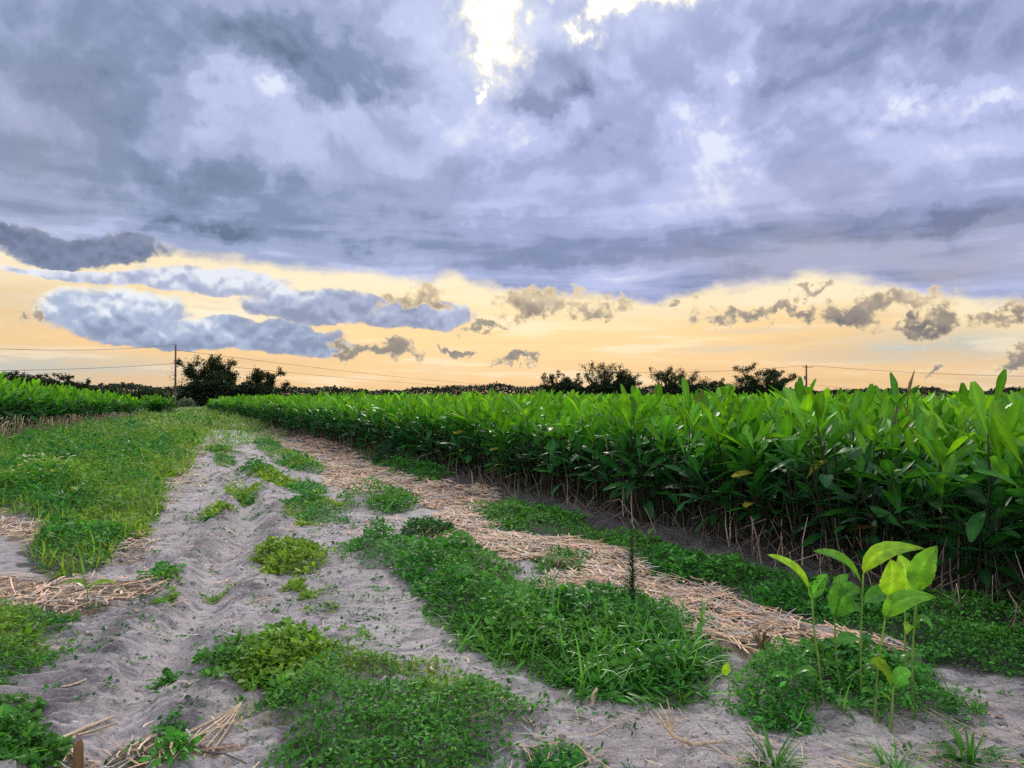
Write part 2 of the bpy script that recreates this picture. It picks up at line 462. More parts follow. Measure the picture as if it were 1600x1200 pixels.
G_CROP = np.array([.056, .235, .018]); G_YOUNG = np.array([.19, .41, .015]); G_OLD_SHADE = np.array([.013, .075, .024])

def crop_plant_mesh(seed, H=1.2, nst=4, npl=14):
    rng = np.random.default_rng(seed)
    gs = Geo(); gl = Geo()
    hs = [1.0, .93, .85, .75, .62, .54, .68][:nst]
    for s, hf in enumerate(hs):
        a0 = s * 2.4 + rng.uniform(-.5, .5); r0 = rng.uniform(.02, .12)
        lean = rng.uniform(.04, .12) + (1 - hf) * .42; la = a0 + rng.normal(0, .4)
        h = H * hf * rng.uniform(.94, 1.05)
        tt = np.linspace(0, 1, 8)
        b = np.array([math.cos(a0) * r0, math.sin(a0) * r0, -.05])
        pts = b + np.stack([math.cos(la) * lean * tt ** 1.6 + .012 * np.sin(tt * 9 + seed + s), math.sin(la) * lean * tt ** 1.6 + .012 * np.cos(tt * 8 + s), tt * h], 1)
        gs.tube(pts, np.linspace(.012, .006, 8), 6, np.array([.030, .032, .015]) * rng.uniform(.7, 1.2))
        n = npl + rng.integers(-1, 2) - (hf < .6)
        up_ = rng.random(n) < .72
        f = np.where(up_, 1 - .30 * rng.random(n) ** 1.3 / max(hf, .5), rng.uniform(.45, .85, n)); f = np.sort(f); f[-1] = 1.
        az = a0 + np.arange(n) * 2.4 + rng.normal(0, .35, n)
        base = np.stack([np.interp(f, tt, pts[:, k]) for k in range(3)], 1)
        elv = np.interp(f, [.3, .65, .85, 1.0], [-.05, .28, .65, 1.0]) + rng.normal(0, .2, n) - (1 - hf) * .35
        ln = rng.uniform(.27, .42, n) * np.interp(f, [.3, .7, 1.], [.62, 1.05, .98]) * (.82 + .18 * hf)
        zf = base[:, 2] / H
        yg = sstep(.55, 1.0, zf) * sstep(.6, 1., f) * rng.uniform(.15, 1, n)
        old_shade = np.clip(sstep(.9, .45, zf) * 1.0 + sstep(.9, .5, f) * .5, 0, 1) * rng.uniform(.6, 1, n)  # older leaf tone, deepened low down as painted shade between the plants
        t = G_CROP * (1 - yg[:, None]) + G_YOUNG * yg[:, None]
        t = t * (1 - old_shade[:, None]) + G_OLD_SHADE * old_shade[:, None]
        t = t * rng.uniform(.7, 1.3, (n, 1))
        yl = rng.random(n) < .010; t[yl] = np.array([.30, .27, .03]); bl = rng.random(n) < .006; t[bl] = np.array([.13, .085, .035])
        ti = np.where(f > .93, 3 * (rng.random(n) < .4), rng.integers(0, 4, n))
        ti = np.where(f < .6, np.where(rng.random(n) < .6, 2, 1), ti)
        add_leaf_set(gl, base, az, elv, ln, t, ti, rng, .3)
    # dry canes and dead leaves kept on the lower stem
    for s in range(rng.integers(1, 3)):
        a0 = rng.uniform(0, 2 * PI); h = rng.uniform(.2, .6); r0 = rng.uniform(.05, .22)
        p = np.array([math.cos(a0) * r0, math.sin(a0) * r0, -.03]); q = p + [rng.normal(0, .12), rng.normal(0, .12), h]
        k = (p + q) / 2 + rng.normal(0, .03, 3)
        gs.tube([p, k, q], [.008, .007, .004], 4, np.array([.20, .15, .10]) * rng.uniform(.5, 1.1))
    return gs, gl

NV = 9
protos = []
def make_crop(seed, **kw):
    gs, gl = crop_plant_mesh(seed, **kw)
    root = empty('crop_plant', (0, 0, 0))
    gs.build('stem', M_STEM, root)
    gl.build('foliage', M_CROP, root)
    return root
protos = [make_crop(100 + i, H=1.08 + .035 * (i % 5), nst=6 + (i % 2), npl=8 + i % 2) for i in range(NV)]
PCH = {p.name: list(p.children) for p in protos}

def dup_crop(src):
    r = src.copy(); COL.objects.link(r)
    for ch in PCH[src.name]:
        c = ch.copy(); COL.objects.link(c); c.parent = r
    return r

# all plant positions of the right field
pos = []
for k in range(46):
    sp = .43 if k < 8 else (.5 if k < 18 else .62)
    off = .12 + .68 * k if k < 18 else .12 + .68 * 18 + .8 * (k - 18)
    s = -4.5 - .3 * min(k, 14)
    if k > 6: s += (k - 6) * .1
    while s < 70 - .15 * k:
        p = P0 + DIR * (s + R.normal(0, .05)) + NRM * (off + R.normal(0, .07 if k else .05))
        pos.append((p[0], p[1], k, s))
        s += sp * R.uniform(.85, 1.15)
pos = np.array(pos)
d = np.hypot(pos[:, 0], pos[:, 1])
pxs = 800 + F * pos[:, 0] / np.maximum(pos[:, 1], .1)
vis = (pos[:, 1] > 1) & (pxs < 1690)
score = d + pos[:, 2] * 5.0 + np.where(vis, 0, 900)
order = np.argsort(score)
n_thing = 285
things = order[:n_thing]
ROWN = ['front', 'second', 'third', 'fourth', 'fifth', 'sixth', 'seventh', 'eighth']
used = [0] * NV
for c, i in enumerate(things):
    x, y, k, s = pos[i]
    v = int(R.integers(0, NV))
    r = protos[v] if not used[v] else dup_crop(protos[v])
    used[v] = 1
    r.location = (x, y, float(gh(x, y)))
    r.rotation_euler = (R.normal(0, .05), R.normal(0, .05), R.uniform(0, 2 * PI))
    sc_ = R.uniform(.90, 1.16)
    r.scale = (sc_, sc_, sc_)
    rown = ROWN[int(k)] if k < 8 else 'back'
    tag(r, 'leafy green crop plant in the %s row of the right-hand field' % rown, 'crop plant', 'crop plants in the %s row of the right-hand field' % rown)
for v in range(NV):
    if not used[v]:
        protos[v].location = (P0[0], P0[1], 0)

# remaining plants of both fields: one uncountable mass each
def crop_gn(name, pts, rz, scl, var, label):
    me = bpy.data.meshes.new(name)
    me.from_pydata([tuple(map(float, p)) for p in pts], [], [])
    a = me.attributes.new('rot', 'FLOAT_VECTOR', 'POINT')
    rv = np.zeros((len(pts), 3), np.float32); rv[:, 2] = rz; rv[:, 0] = R.normal(0, .06, len(pts)); rv[:, 1] = R.normal(0, .06, len(pts))
    a.data.foreach_set('vector', rv.ravel())
    a = me.attributes.new('scl', 'FLOAT', 'POINT'); a.data.foreach_set('value', np.asarray(scl, np.float32))
    a = me.attributes.new('var', 'INT', 'POINT'); a.data.foreach_set('value', np.asarray(var, np.int32))
    ob = bpy.data.objects.new(name, me); COL.objects.link(ob)
    ng = bpy.data.node_groups.new(name, 'GeometryNodeTree')
    ng.interface.new_socket('Geometry', in_out='INPUT', socket_type='NodeSocketGeometry')
    ng.interface.new_socket('Geometry', in_out='OUTPUT', socket_type='NodeSocketGeometry')
    gi = ng.nodes.new('NodeGroupInput'); go = ng.nodes.new('NodeGroupOutput')
    L = ng.links.new
    jn = ng.nodes.new('GeometryNodeJoinGeometry')
    def na(nm, ty):
        n = ng.nodes.new('GeometryNodeInputNamedAttribute'); n.data_type = ty; n.inputs[0].default_value = nm
        return n.outputs[0]
    rot = na('rot', 'FLOAT_VECTOR'); sc_ = na('scl', 'FLOAT'); va = na('var', 'INT')
    for v in range(NV):
        cm = ng.nodes.new('FunctionNodeCompare'); cm.data_type = 'INT'; cm.operation = 'EQUAL'
        ints = [i for i in cm.inputs if i.type == 'INT']
        L(va, ints[0]); ints[1].default_value = v
        j2 = ng.nodes.new('GeometryNodeJoinGeometry')
        for ch in PCH[protos[v].name]:
            oi = ng.nodes.new('GeometryNodeObjectInfo'); oi.transform_space = 'ORIGINAL'
            oi.inputs[0].default_value = ch; oi.inputs['As Instance'].default_value = False
            L(oi.outputs['Geometry'], j2.inputs[0])
        ip = ng.nodes.new('GeometryNodeInstanceOnPoints')
        L(gi.outputs[0], ip.inputs['Points']); L(cm.outputs[0], ip.inputs['Selection']); L(j2.outputs[0], ip.inputs['Instance'])
        L(rot, ip.inputs['Rotation']); L(sc_, ip.inputs['Scale'])
        L(ip.outputs[0], jn.inputs[0])
    L(jn.outputs[0], go.inputs[0])
    md = ob.modifiers.new('plants', 'NODES'); md.node_group = ng
    tag(ob, label, 'crop field', kind='stuff')
    return ob

rest = order[n_thing:]
pr = pos[rest]
keep = ~((pr[:, 1] < 0.5) | (800 + F * pr[:, 0] / np.maximum(pr[:, 1], .1) > 2600))
pr = pr[keep]
crop_gn('crop_field', np.stack([pr[:, 0], pr[:, 1], gh(pr[:, 0], pr[:, 1])], 1), R.uniform(0, 2 * PI, len(pr)),
        R.uniform(.88, 1.15, len(pr)), R.integers(0, NV, len(pr)),
        'dense mass of leafy green crops filling the right-hand field to the tree line')

# left field
lp = []
for k in range(22):
    y = LB[0, 1] * .9
    while y < 49:
        xb = np.interp(y, LB[:, 1], LB[:, 0])
        if y > LB[-1, 1]: xb -= (y - LB[-1, 1]) * .1
        lp.append((xb - .35 - .8 * k + R.normal(0, .1), y + R.normal(0, .1), k))
        y += .46 * R.uniform(.85, 1.15)
for px, py, rr_ in ((240, 653, 1.15),):
    c = P(px, py)
    for q in range(16):
        a = R.uniform(0, 2 * PI); b = rr_ * math.sqrt(R.random())
        lp.append((c[0] + b * math.cos(a) * 1.05, c[1] + 1.2 + b * math.sin(a) * 1.2, 0))
lp = np.array(lp)
lsc = np.interp(lp[:, 1], [15, 26, 50], [1.66, 1.58, 1.14]) * R.uniform(.9, 1.1, len(lp))
crop_gn('crop_field', np.stack([lp[:, 0], lp[:, 1], gh(lp[:, 0], lp[:, 1])], 1), R.uniform(0, 2 * PI, len(lp)), lsc, R.integers(0, NV, len(lp)),
        'mass of leafy green crops filling the left-hand field behind the grassy verge')

# tall shoots that stand clear of the canopy
def tall_shoot(px, ytop, Y, seed, label, lean=.05, nl=7, brown=.3):
    rng = np.random.default_rng(seed)
    x = at(px, 620, Y)[0]; z0 = float(gh(x, Y)); top = at(px, ytop, Y)[2]
    root = empty('tall_crop_shoot', (x, Y, z0))
    tag(root, label, 'crop plant')
    gs = Geo(); gl = Geo()
    h = top - z0 - .36
    tt = np.linspace(0, 1, 8)
    pts = np.stack([lean * tt ** 2, 0 * tt, tt * h], 1)
    gs.tube(pts, np.linspace(.014, .007, 8), 6, (.11, .10, .045))
    f = np.linspace(.45, 1, nl); az = np.arange(nl) * 2.5 + rng.uniform(0, 6)
    base = np.stack([np.interp(f, tt, pts[:, k]) for k in range(3)], 1)
    elv = np.interp(f, [.45, .8, 1], [.5, 1.0, 1.35]) + rng.normal(0, .1, nl)
    ln = rng.uniform(.36, .46, nl)
    t = np.where(rng.random((nl, 1)) < brown, np.array([.16, .15, .03]), G_CROP * .9)
    add_leaf_set(gl, base, az, elv, ln, t, rng.integers(0, 4, nl), rng)
    gs.build('stem', M_STEM, root); gl.build('foliage', M_CROP, root)
    return root
tall_shoot(1393, 582, 8.2, 1, 'tall olive crop shoot standing above the canopy right of the far pole', .05, 8, .4)
tall_shoot(1245, 594, 9.0, 2, 'dark erect crop shoot just left of the far utility pole', .02, 7, .3)
tall_shoot(1080, 597, 10.5, 3, 'upright bright shoot standing in front of the bushy far tree', .03, 7, .05)
x = at(1425, 600, 8.0)[0]
g = Geo()
b0 = np.array([0, 0, .3]); pk = [at(1418, 625, 8.0), at(1422, 600, 8.0), at(1429, 578, 8.0)]
zg = float(gh(x, 8.0))
pk = [np.array([p[0] - x, 0, p[2] - zg]) for p in pk]
g.tube([np.array([0, 0, 0]), np.array([-.05, 0, .8]), pk[0], pk[1], pk[2]], [.008, .007, .007, .018, .003], 6, (.20, .13, .05))
o = g.build('seed_stalk', M_STEM); o.location = (x, 8.0, zg)
tag(o, 'thin brown seed stalk leaning above the crop canopy beside the tall olive shoot', 'seed stalk')

# ------------------------------------------------------------------ scatter
def scatter(pts_px, poly, rho, M=200000):
    a = np.array(pts_px, float)
    lo = a.min(0); hi = a.max(0)
    px = R.uniform(lo[0], hi[0], M); py = R.uniform(max(lo[1], 640.5), hi[1], M)
    u = (600 - py) / F; ry = cp - sp_ * u; rz = sp_ + cp * u; t = -CAMH / rz
    x = (px - 800) / F * t; y = ry * t
    J = y ** 3 / (F * F * CAMH)
    w = rho(y) * J
    wob = .14
    ins = inside(poly, x + (fbm(x * 4, y * 4, 91, 3) - .5) * wob * 3, y + (fbm(x * 4, y * 4, 95, 3) - .5) * wob * 3)
    w = w * ins
    N = int(w.mean() * (hi[0] - lo[0]) * (hi[1] - max(lo[1], 640.5)))
    if N < 1: return np.zeros(0), np.zeros(0)
    idx = R.choice(M, size=min(N, int((w > 0).sum())), replace=False if N < (w > 0).sum() else True, p=w / w.sum())
    # jitter keeps samples from lining up
    return x[idx] + R.normal(0, .01, len(idx)), y[idx] + R.normal(0, .01, len(idx))

WL = [leaf_tmpl(4, 3, .24, .15, .3, .1, 11), leaf_tmpl(4, 3, .17, .35, .25, .12, 12), leaf_tmpl(4, 3, .30, .1, .2, .1, 13)]
def blade_tmpl(curve, w=.03, rows=5):
    t = np.linspace(0, 1, rows); V = []
    for ti in t:
        hw = w * (1 - ti ** 2.2) + .002
        ang = curve * ti
        yy = math.sin(ang) / max(curve, 1e-3) if curve else ti
        zz = (1 - math.cos(ang)) / max(curve, 1e-3)
        for uj in (-1, 0, 1): V.append((uj * hw, yy, -zz + abs(uj) * hw * .3))
    Q = [[i * 3 + j, i * 3 + j + 1, (i + 1) * 3 + j + 1, (i + 1) * 3 + j] for i in range(rows - 1) for j in range(2)]
    return np.array(V), np.array(Q), np.ones(len(V))
BL = [blade_tmpl(.4), blade_tmpl(1.2), blade_tmpl(1.9)]

def pmix(a, b, f): return a * (1 - f[:, None]) + b * f[:, None]
W_DK = np.array([.018, .092, .024]); W_MD = np.array([.074, .285, .034]); W_YL = np.array([.22, .33, .030])

def weed_leaves(g, key, dens=4300):
    poly = WPOLY[key]; thick = THICK.get(key, .08)
    x, y = scatter(WEEDS[key], poly, lambda d: dens * np.minimum(1.45, (5.5 / d)) ** 1.55)
    n = len(x)
    if not n: return
    soft = .4 if key in ('edge', 'edgefar') else .38 if key in ('low', 'centre', 'seedbed') else .75
    ed = edge_dist(poly, x, y)
    q = y / 6
    kp = R.random(n) < sstep(-.10, .16, (ed - .02) / np.clip(q, 1, 3) + (fbm(x * 3.5 / np.clip(q, 1, 3), y * 3.5 / np.clip(q, 1, 3), 97, 3) - .47) * soft)
    x, y, ed = x[kp], y[kp], ed[kp]; n = len(x)
    sc_ = np.clip((y / 5.5) ** .62, 1, 4)
    H = thick * (.10 + .90 * sstep(0, .30, ed)) * (.22 + 2.6 * fbm(x * 2.2, y * 2.2, 101, 3) ** 2) * np.clip(y / 9, 1, 1.6)
    z = gh(x, y) + H * (1 - R.random(n) ** 2 * .8) + .005
    f = R.random(n)
    blot = sstep(.42, .68, fbm(x * .9, y * .9, 131, 3))
    if key in ('leftmid', 'leftlow', 'low'): blot = np.maximum(blot * .8, .25 * R.random(n))
    if key == 'verge': blot = np.clip(sstep(.47, .62, fbm(x * .8, y * .8, 131, 4)) * 1.1, 0, 1) * (.5 + .5 * R.random(n))
    elif key in ('edge', 'edgefar', 'onstraw', 'patcha', 'centre', 'seedbed'): blot = blot * .2
    col = pmix(np.broadcast_to(W_DK, (n, 3)), np.broadcast_to(W_MD, (n, 3)), np.clip(f * .9 + .25 * fbm(x, y, 151, 2), 0, 1))
    col = pmix(col, np.broadcast_to(W_YL, (n, 3)), blot * .75)
    col = col * R.uniform(.7, 1.3, (n, 1))
    az = R.uniform(0, 2 * PI, n); elv = R.normal(.25, .45, n)
    ln = R.uniform(.020, .046, n) * sc_ * (.65 + 1.0 * sstep(.4, .65, fbm(x * 1.4, y * 1.4, 501, 2)) * R.random(n) + .2)
    add_leaf_set(g, np.stack([x, y, z], 1), az, elv, ln, col, R.integers(0, 3, n), R, .45, WL)

def runners(g, key):
    # thin scatter creeping out beyond the edge of a patch
    pts = np.array(WEEDS[key], float); c0 = pts.mean(0)
    big = c0 + (pts - c0) * np.array([1.12, 1.22]) + 0; big[:, 1] = np.maximum(big[:, 1], 645)
    big = [tuple(p) for p in big]
    x, y = scatter(big, world_poly(big), lambda d: 620 * np.minimum(1, (5.5 / d)) ** 1.5)
    n = len(x)
    if not n: return
    q = np.clip(y / 6, 1, 3)
    kp = fbm(x * 4.5 / q, y * 4.5 / q, 601, 3) > .50; x, y = x[kp], y[kp]; n = len(x)
    col = pmix(np.broadcast_to(W_DK, (n, 3)), np.broadcast_to(W_MD, (n, 3)), R.random(n) * .9) * R.uniform(.7, 1.3, (n, 1))
    add_leaf_set(g, np.stack([x, y, gh(x, y) + R.uniform(.004, .03, n)], 1), R.uniform(0, 2 * PI, n), R.normal(.25, .35, n), R.uniform(.018, .04, n) * np.clip((y / 5.5) ** .62, 1, 4), col, R.integers(0, 3, n), R, .4, WL)
gw = Geo()
for k in WEEDS:
    weed_leaves(gw, k)
    if k not in ('verge', 'edge', 'edgefar'): runners(gw, k)
# single sprigs strewn over the bare sand
SP = world_poly([(-60,1230),(0,1060),(150,900),(300,700),(420,680),(560,790),(700,960),(850,1100),(1150,1080),(1600,1080),(1700,1230)])
sx_, sy_ = scatter([(-60,660),(1700,1230)], SP, lambda d: 10. * np.minimum(1, 6 / d))
for a_, b_ in zip(sx_, sy_):
    m_ = int(R.integers(5, 26)); rr_ = R.uniform(.02, .10)
    q_ = R.uniform(0, 2 * PI, m_); w_ = rr_ * np.sqrt(R.random(m_))
    x_ = a_ + w_ * np.cos(q_) * 1.6; y_ = b_ + w_ * np.sin(q_)
    f_ = R.random() * .8
    c_ = (W_DK * (1 - f_) + W_MD * f_) * R.uniform(.6, 1.2, (m_, 1))
    add_leaf_set(gw, np.stack([x_, y_, gh(x_, y_) + R.uniform(.003, .03, m_)], 1), q_ + R.normal(0, .6, m_), R.normal(.3, .35, m_), R.uniform(.018, .04, m_) * np.clip((b_ / 6) ** .5, 1, 2), c_, R.integers(0, 3, m_), R, .4, WL)
o = gw.build('ground_cover', M_WEED)
tag(o, 'low creeping broad-leaved weeds in ragged green patches over the sand', 'weeds', kind='stuff')

def grass_area(g, pts, dens, L0, L1, col_a, col_b, erect=(1.0, .35), wig=.08, exp=1.5):
    poly = world_poly(pts)
    x, y = scatter(pts, poly, lambda d: dens * np.minimum(1, (5.5 / d)) ** exp)
    n = len(x)
    if not n: return
    # bunch the blades a little
    x = x + R.normal(0, .02, n); y = y + R.normal(0, .02, n)
    sc_ = np.clip((y / 5.5) ** .5, 1, 2.4)
    ln = R.uniform(L0, L1, n) * np.clip((y / 12) ** .3, 1, 1.7) * (.55 + .9 * fbm(x * 1.3, y * 1.3, 171, 3))
    M = frames(R.uniform(0, 2 * PI, n), R.normal(erect[0], erect[1], n), R.normal(0, .4, n))
    S = np.stack([ln * .9 * sc_, ln, ln], 1)
    M = M * S[:, None, :]
    col = pmix(np.broadcast_to(col_a, (n, 3)), np.broadcast_to(col_b, (n, 3)), np.clip(R.random(n) * .7 + .6 * (fbm(x * .7, y * .7, 191, 3) - .3), 0, 1)) * R.uniform(.75, 1.25, (n, 1))
    pp = np.stack([x, y, gh(x, y) - .01], 1); ti = R.integers(0, 3, n)
    for k, (tv, tq, tt) in enumerate(BL):
        s = ti == k
        g.inst(tv, tq, M[s], pp[s], col[s])

gg = Geo()
G1 = np.array([.05, .20, .035]); G2 = np.array([.11, .31, .04]); GY = np.array([.27, .37, .04]); GP = np.array([.20, .30, .08])
grass_area(gg, [(700,985),(760,945),(860,920),(960,935),(1060,950),(1100,985),(1080,1040),(1090,1090),(940,1085),(800,1045),(720,1010)], 520, .14, .30, G1, G2, (.85, .4))
grass_area(gg, [(455,1030),(500,1015),(560,1015),(632,1025),(620,1042),(540,1048),(470,1045)], 2600, .05, .10, np.array([.17, .28, .03]), GY, (1.1, .4))
grass_area(gg, [(375,1095),(430,1080),(450,1120),(420,1165),(380,1150),(365,1120)], 700, .05, .10, np.array([.30, .28, .10]), np.array([.28, .26, .07]), (.8, .5))
grass_area(gg, [(520,1090),(800,1080),(830,1120),(740,1230),(480,1230)], 160, .10, .2, G1, G2, (.9, .4))
grass_area(gg, [(1170,1020),(1400,1020),(1500,1090),(1300,1140),(1160,1110)], 140, .12, .24, G1, G2, (.85, .4))
grass_area(gg, WEEDS['verge'], 330, .12, .32, G2, GY * np.array([1.15, 1, 1]), (1.0, .38), exp=1.25)
grass_area(gg, [(130,668),(215,655),(300,644),(335,640.5),(375,650),(440,668),(392,674),(330,670),(240,690),(120,700)], 700, .2, .42, GP, np.array([.27, .34, .15]), (1.1, .3), exp=1.1)
grass_area(gg, [(305,672),(400,656),(455,672),(440,690),(360,700),(318,712)], 130, .12, .3, G2, GP, (1., .35), exp=1.1)
grass_area(gg, WEEDS['leftlow'], 500, .06, .13, G1, GY, (.9, .4))
grass_area(gg, WEEDS['leftmid'], 500, .06, .13, G1, GY, (.9, .4))
grass_area(gg, WEEDS['edge'], 60, .08, .16, G1, G2, (.9, .4))
for px, py in ((250,898),(345,915),(470,930),(520,945),(250,1042),(300,815),(545,985),(330,705)):
    grass_area(gg, [(px-26,py-8),(px+26,py-8),(px+30,py+6),(px-28,py+7)], 300, .06, .12, G1, G2, (.6, .4))
for k_ in ('edge', 'onstraw', 'patcha', 'patchb', 'patchc', 'patchd', 'patche', 'patchf', 'patchg', 'patchh', 'patchi', 'centre', 'low', 'seedbed'):
    grass_area(gg, WEEDS[k_], 260, .05, .13, G1, G2, (.75, .4))
# far meadow between the fields
o = gg.build('grass', M_GRASS)
tag(o, 'loose grass growing among the weeds and over the far headland', 'grass', kind='stuff')

# ------------------------------------------------------------------ straw
def straw_tmpl(bend, tw):
    t = np.linspace(-.5, .5, 4); V = []
    for ti in t:
        hw = .5 * (1 - .5 * abs(ti))
        for uj in (-1, 0, 1):
            V.append((uj * hw + bend * ti * ti * 6, ti, (.35 if uj == 0 else 0) + tw * ti * uj))
    Q = [[i * 3 + j, i * 3 + j + 1, (i + 1) * 3 + j + 1, (i + 1) * 3 + j] for i in range(3) for j in range(2)]
    return np.array(V), np.array(Q)
ST = [straw_tmpl(0, .2), straw_tmpl(.25, .4), straw_tmpl(-.45, -.3), straw_tmpl(.9, .3)]
gs_ = Geo()
for k, (poly, den) in SPOLY.items():
    x, y = scatter(STRAW[k][0], poly, lambda d: den * np.minimum(1, 5.5 / d) ** 1.1)
    n = len(x)
    if not n: continue
    if k == 'strip':
        kp = R.random(n) < .32 + .68 * sstep(.34, .48, fbm(x * 1.6, y * 1.6, 221, 4)); x = x[kp]; y = y[kp]; n = len(x)
    sc_ = np.clip((y / 5.5) ** .5, 1, 2.2)
    ln = np.exp(R.normal(math.log(.15 if k != 'path' else .08), .5, n)).clip(.04, .42) * np.clip(sc_, 1, 1.5)
    wd = R.uniform(.006, .016, n) * sc_ * (.5 if k == 'lowright' else .75 if k == 'lowleft' else 1)
    az = np.where(R.random(n) < .55, math.atan2(DIR[1], DIR[0]) + R.normal(0, .45, n), R.uniform(0, 2 * PI, n))
    el = R.normal(0, .10, n)
    M = frames(az, el, R.normal(0, .3, n)) * np.stack([wd, ln, wd * .8], 1)[:, None, :]
    lift = .012 + .05 * R.random(n) ** 1.5 * min(1, den / 250) * (.3 + 1.2 * fbm(x * 3, y * 3, 211, 2))
    col = np.array([.57, .385, .245]) * np.exp(R.normal(0, .28, (n, 1))).clip(.35, 1.5) * (1 + R.normal(0, .05, (n, 3)))
    if k == 'lowright': col = col * .72
    grey = (R.random(n) < .25)[:, None]
    col = np.where(grey, col.mean(1, keepdims=True) * np.array([.95, .88, .8]), col)
    pp = np.stack([x, y, gh(x, y) + lift], 1); ti = R.integers(0, 4, n)
    for q, (tv, tq) in enumerate(ST):
        s = ti == q
        gs_.inst(tv, tq, M[s], pp[s], col[s])
o = gs_.build('straw_mulch', M_STRAW)
tag(o, 'tan chopped straw scattered in a long strip beside the crop and in patches', 'straw', kind='stuff')

# crumbs of soil
c8 = np.array([[-1,-1,-1],[1,-1,-1],[1,1,-1],[-1,1,-1],[-1,-1,1],[1,-1,1],[1,1,1],[-1,1,1]], float) * .58
gcl = Geo(); rgc = np.random.default_rng(5)
CL = []
for q in range(4):
    # a cube cut once and blown up to a lumpy pebble
    grid = np.linspace(-1, 1, 3); Vc = {}; Qc = []; Vl = []
    def vid(p):
        p = tuple(np.round(p, 3))
        if p not in Vc: Vc[p] = len(Vl); Vl.append(p)
        return Vc[p]
    for ax in range(3):
        for sg in (-1, 1):
            for i in range(2):
                for j in range(2):
                    cs = []
                    for a_, b_ in ((i, j), (i + 1, j), (i + 1, j + 1), (i, j + 1)):
                        p = np.zeros(3); p[ax] = sg; p[(ax + 1) % 3] = grid[a_]; p[(ax + 2) % 3] = grid[b_]; cs.append(vid(p))
                    Qc.append(cs if sg > 0 else cs[::-1])
    Vl = np.array(Vl); Vl = Vl / np.linalg.norm(Vl, axis=1)[:, None] * rgc.uniform(.65, 1.25, (len(Vl), 1)); Vl[:, 2] *= .65
    CL.append((Vl, np.array(Qc)))
x, y = scatter([(-60,660),(1700,1230)], SP, lambda d: 330 * np.minimum(1, 4.5 / d) ** 1.6)
n = len(x); cl = fbm(x * 1.8, y * 1.8, 231, 3); kp = R.random(n) < sstep(.35, .65, cl) + .15; x = x[kp]; y = y[kp]; n = len(x)
sz = np.exp(R.normal(math.log(.0055), .55, n)).clip(.002, .022) * np.clip((y / 5) ** .5, 1, 2)
M = frames(R.uniform(0, 6.28, n), R.normal(0, .3, n)) * sz[:, None, None]
pp = np.stack([x, y, gh(x, y) + sz * .15], 1); ti = R.integers(0, 4, n)
col = np.array([.30, .27, .265]) * R.uniform(.45, 1.6, (n, 1))
for q, (tv, tq) in enumerate(CL): gcl.inst(tv, tq, M[ti == q], pp[ti == q], col[ti == q])
o = gcl.build('soil_crumbs', M_STRAW)
tag(o, 'small crumbs and clods of soil strewn over the sandy track', 'soil', kind='stuff')

# dry stalks along the field edges
gd = Geo()
def stalk(g, p, h, lean, col, r=.006):
    a = R.uniform(0, 2 * PI)
    p = np.asarray(p, float)
    q = p + [math.cos(a) * lean * h, math.sin(a) * lean * h, h]
    m = (p + q) / 2 + R.normal(0, .04 * h, 3)
    pts = [p, m, q]
    if R.random() < .3:
        pts.append(q + [R.normal(0, .4 * h), R.normal(0, .4 * h), -R.uniform(.1, .5) * h])
    g.tube(pts, np.linspace(r, r * .5, len(pts)), 4, col)
for i in range(1400):
    s = -4 + 62 * R.random() ** 1.6; off = R.normal(.0, .20)
    p = P0 + DIR * s + NRM * off
    col = np.array([.21, .16, .115]) * math.exp(R.normal(-.15, .55))
    if R.random() < .5: stalk(gd, [p[0], p[1], gh(p[0], p[1]) - .02], R.uniform(.10, .48), abs(R.normal(0, .35)), col, R.uniform(.003, .009))
    else: stalk(gd, [p[0] - .25 * NRM[0] * R.random(), p[1] - .2 * R.random(), gh(p[0], p[1]) + .0], R.uniform(.08, .25), R.uniform(.8, 2.4), col * .85, R.uniform(.003, .007))
for i in range(1500):
    y = R.uniform(LB[0, 1], 50); xb = np.interp(y, LB[:, 1], LB[:, 0]) + .15 + R.normal(0, .35)
    col = np.array([.42, .31, .20]) * math.exp(R.normal(-.1, .35))
    stalk(gd, [xb, y, gh(xb, y) - .02], R.uniform(.3, 1.05) * np.interp(y, [20, 50], [1, .6]), abs(R.normal(0, .45)), col, R.uniform(.008, .02))
o = gd.build('dry_stalks', M_STRAW)
tag(o, 'dry brown stalks and dead canes along the feet of the crop rows', 'dry stalks', kind='stuff')

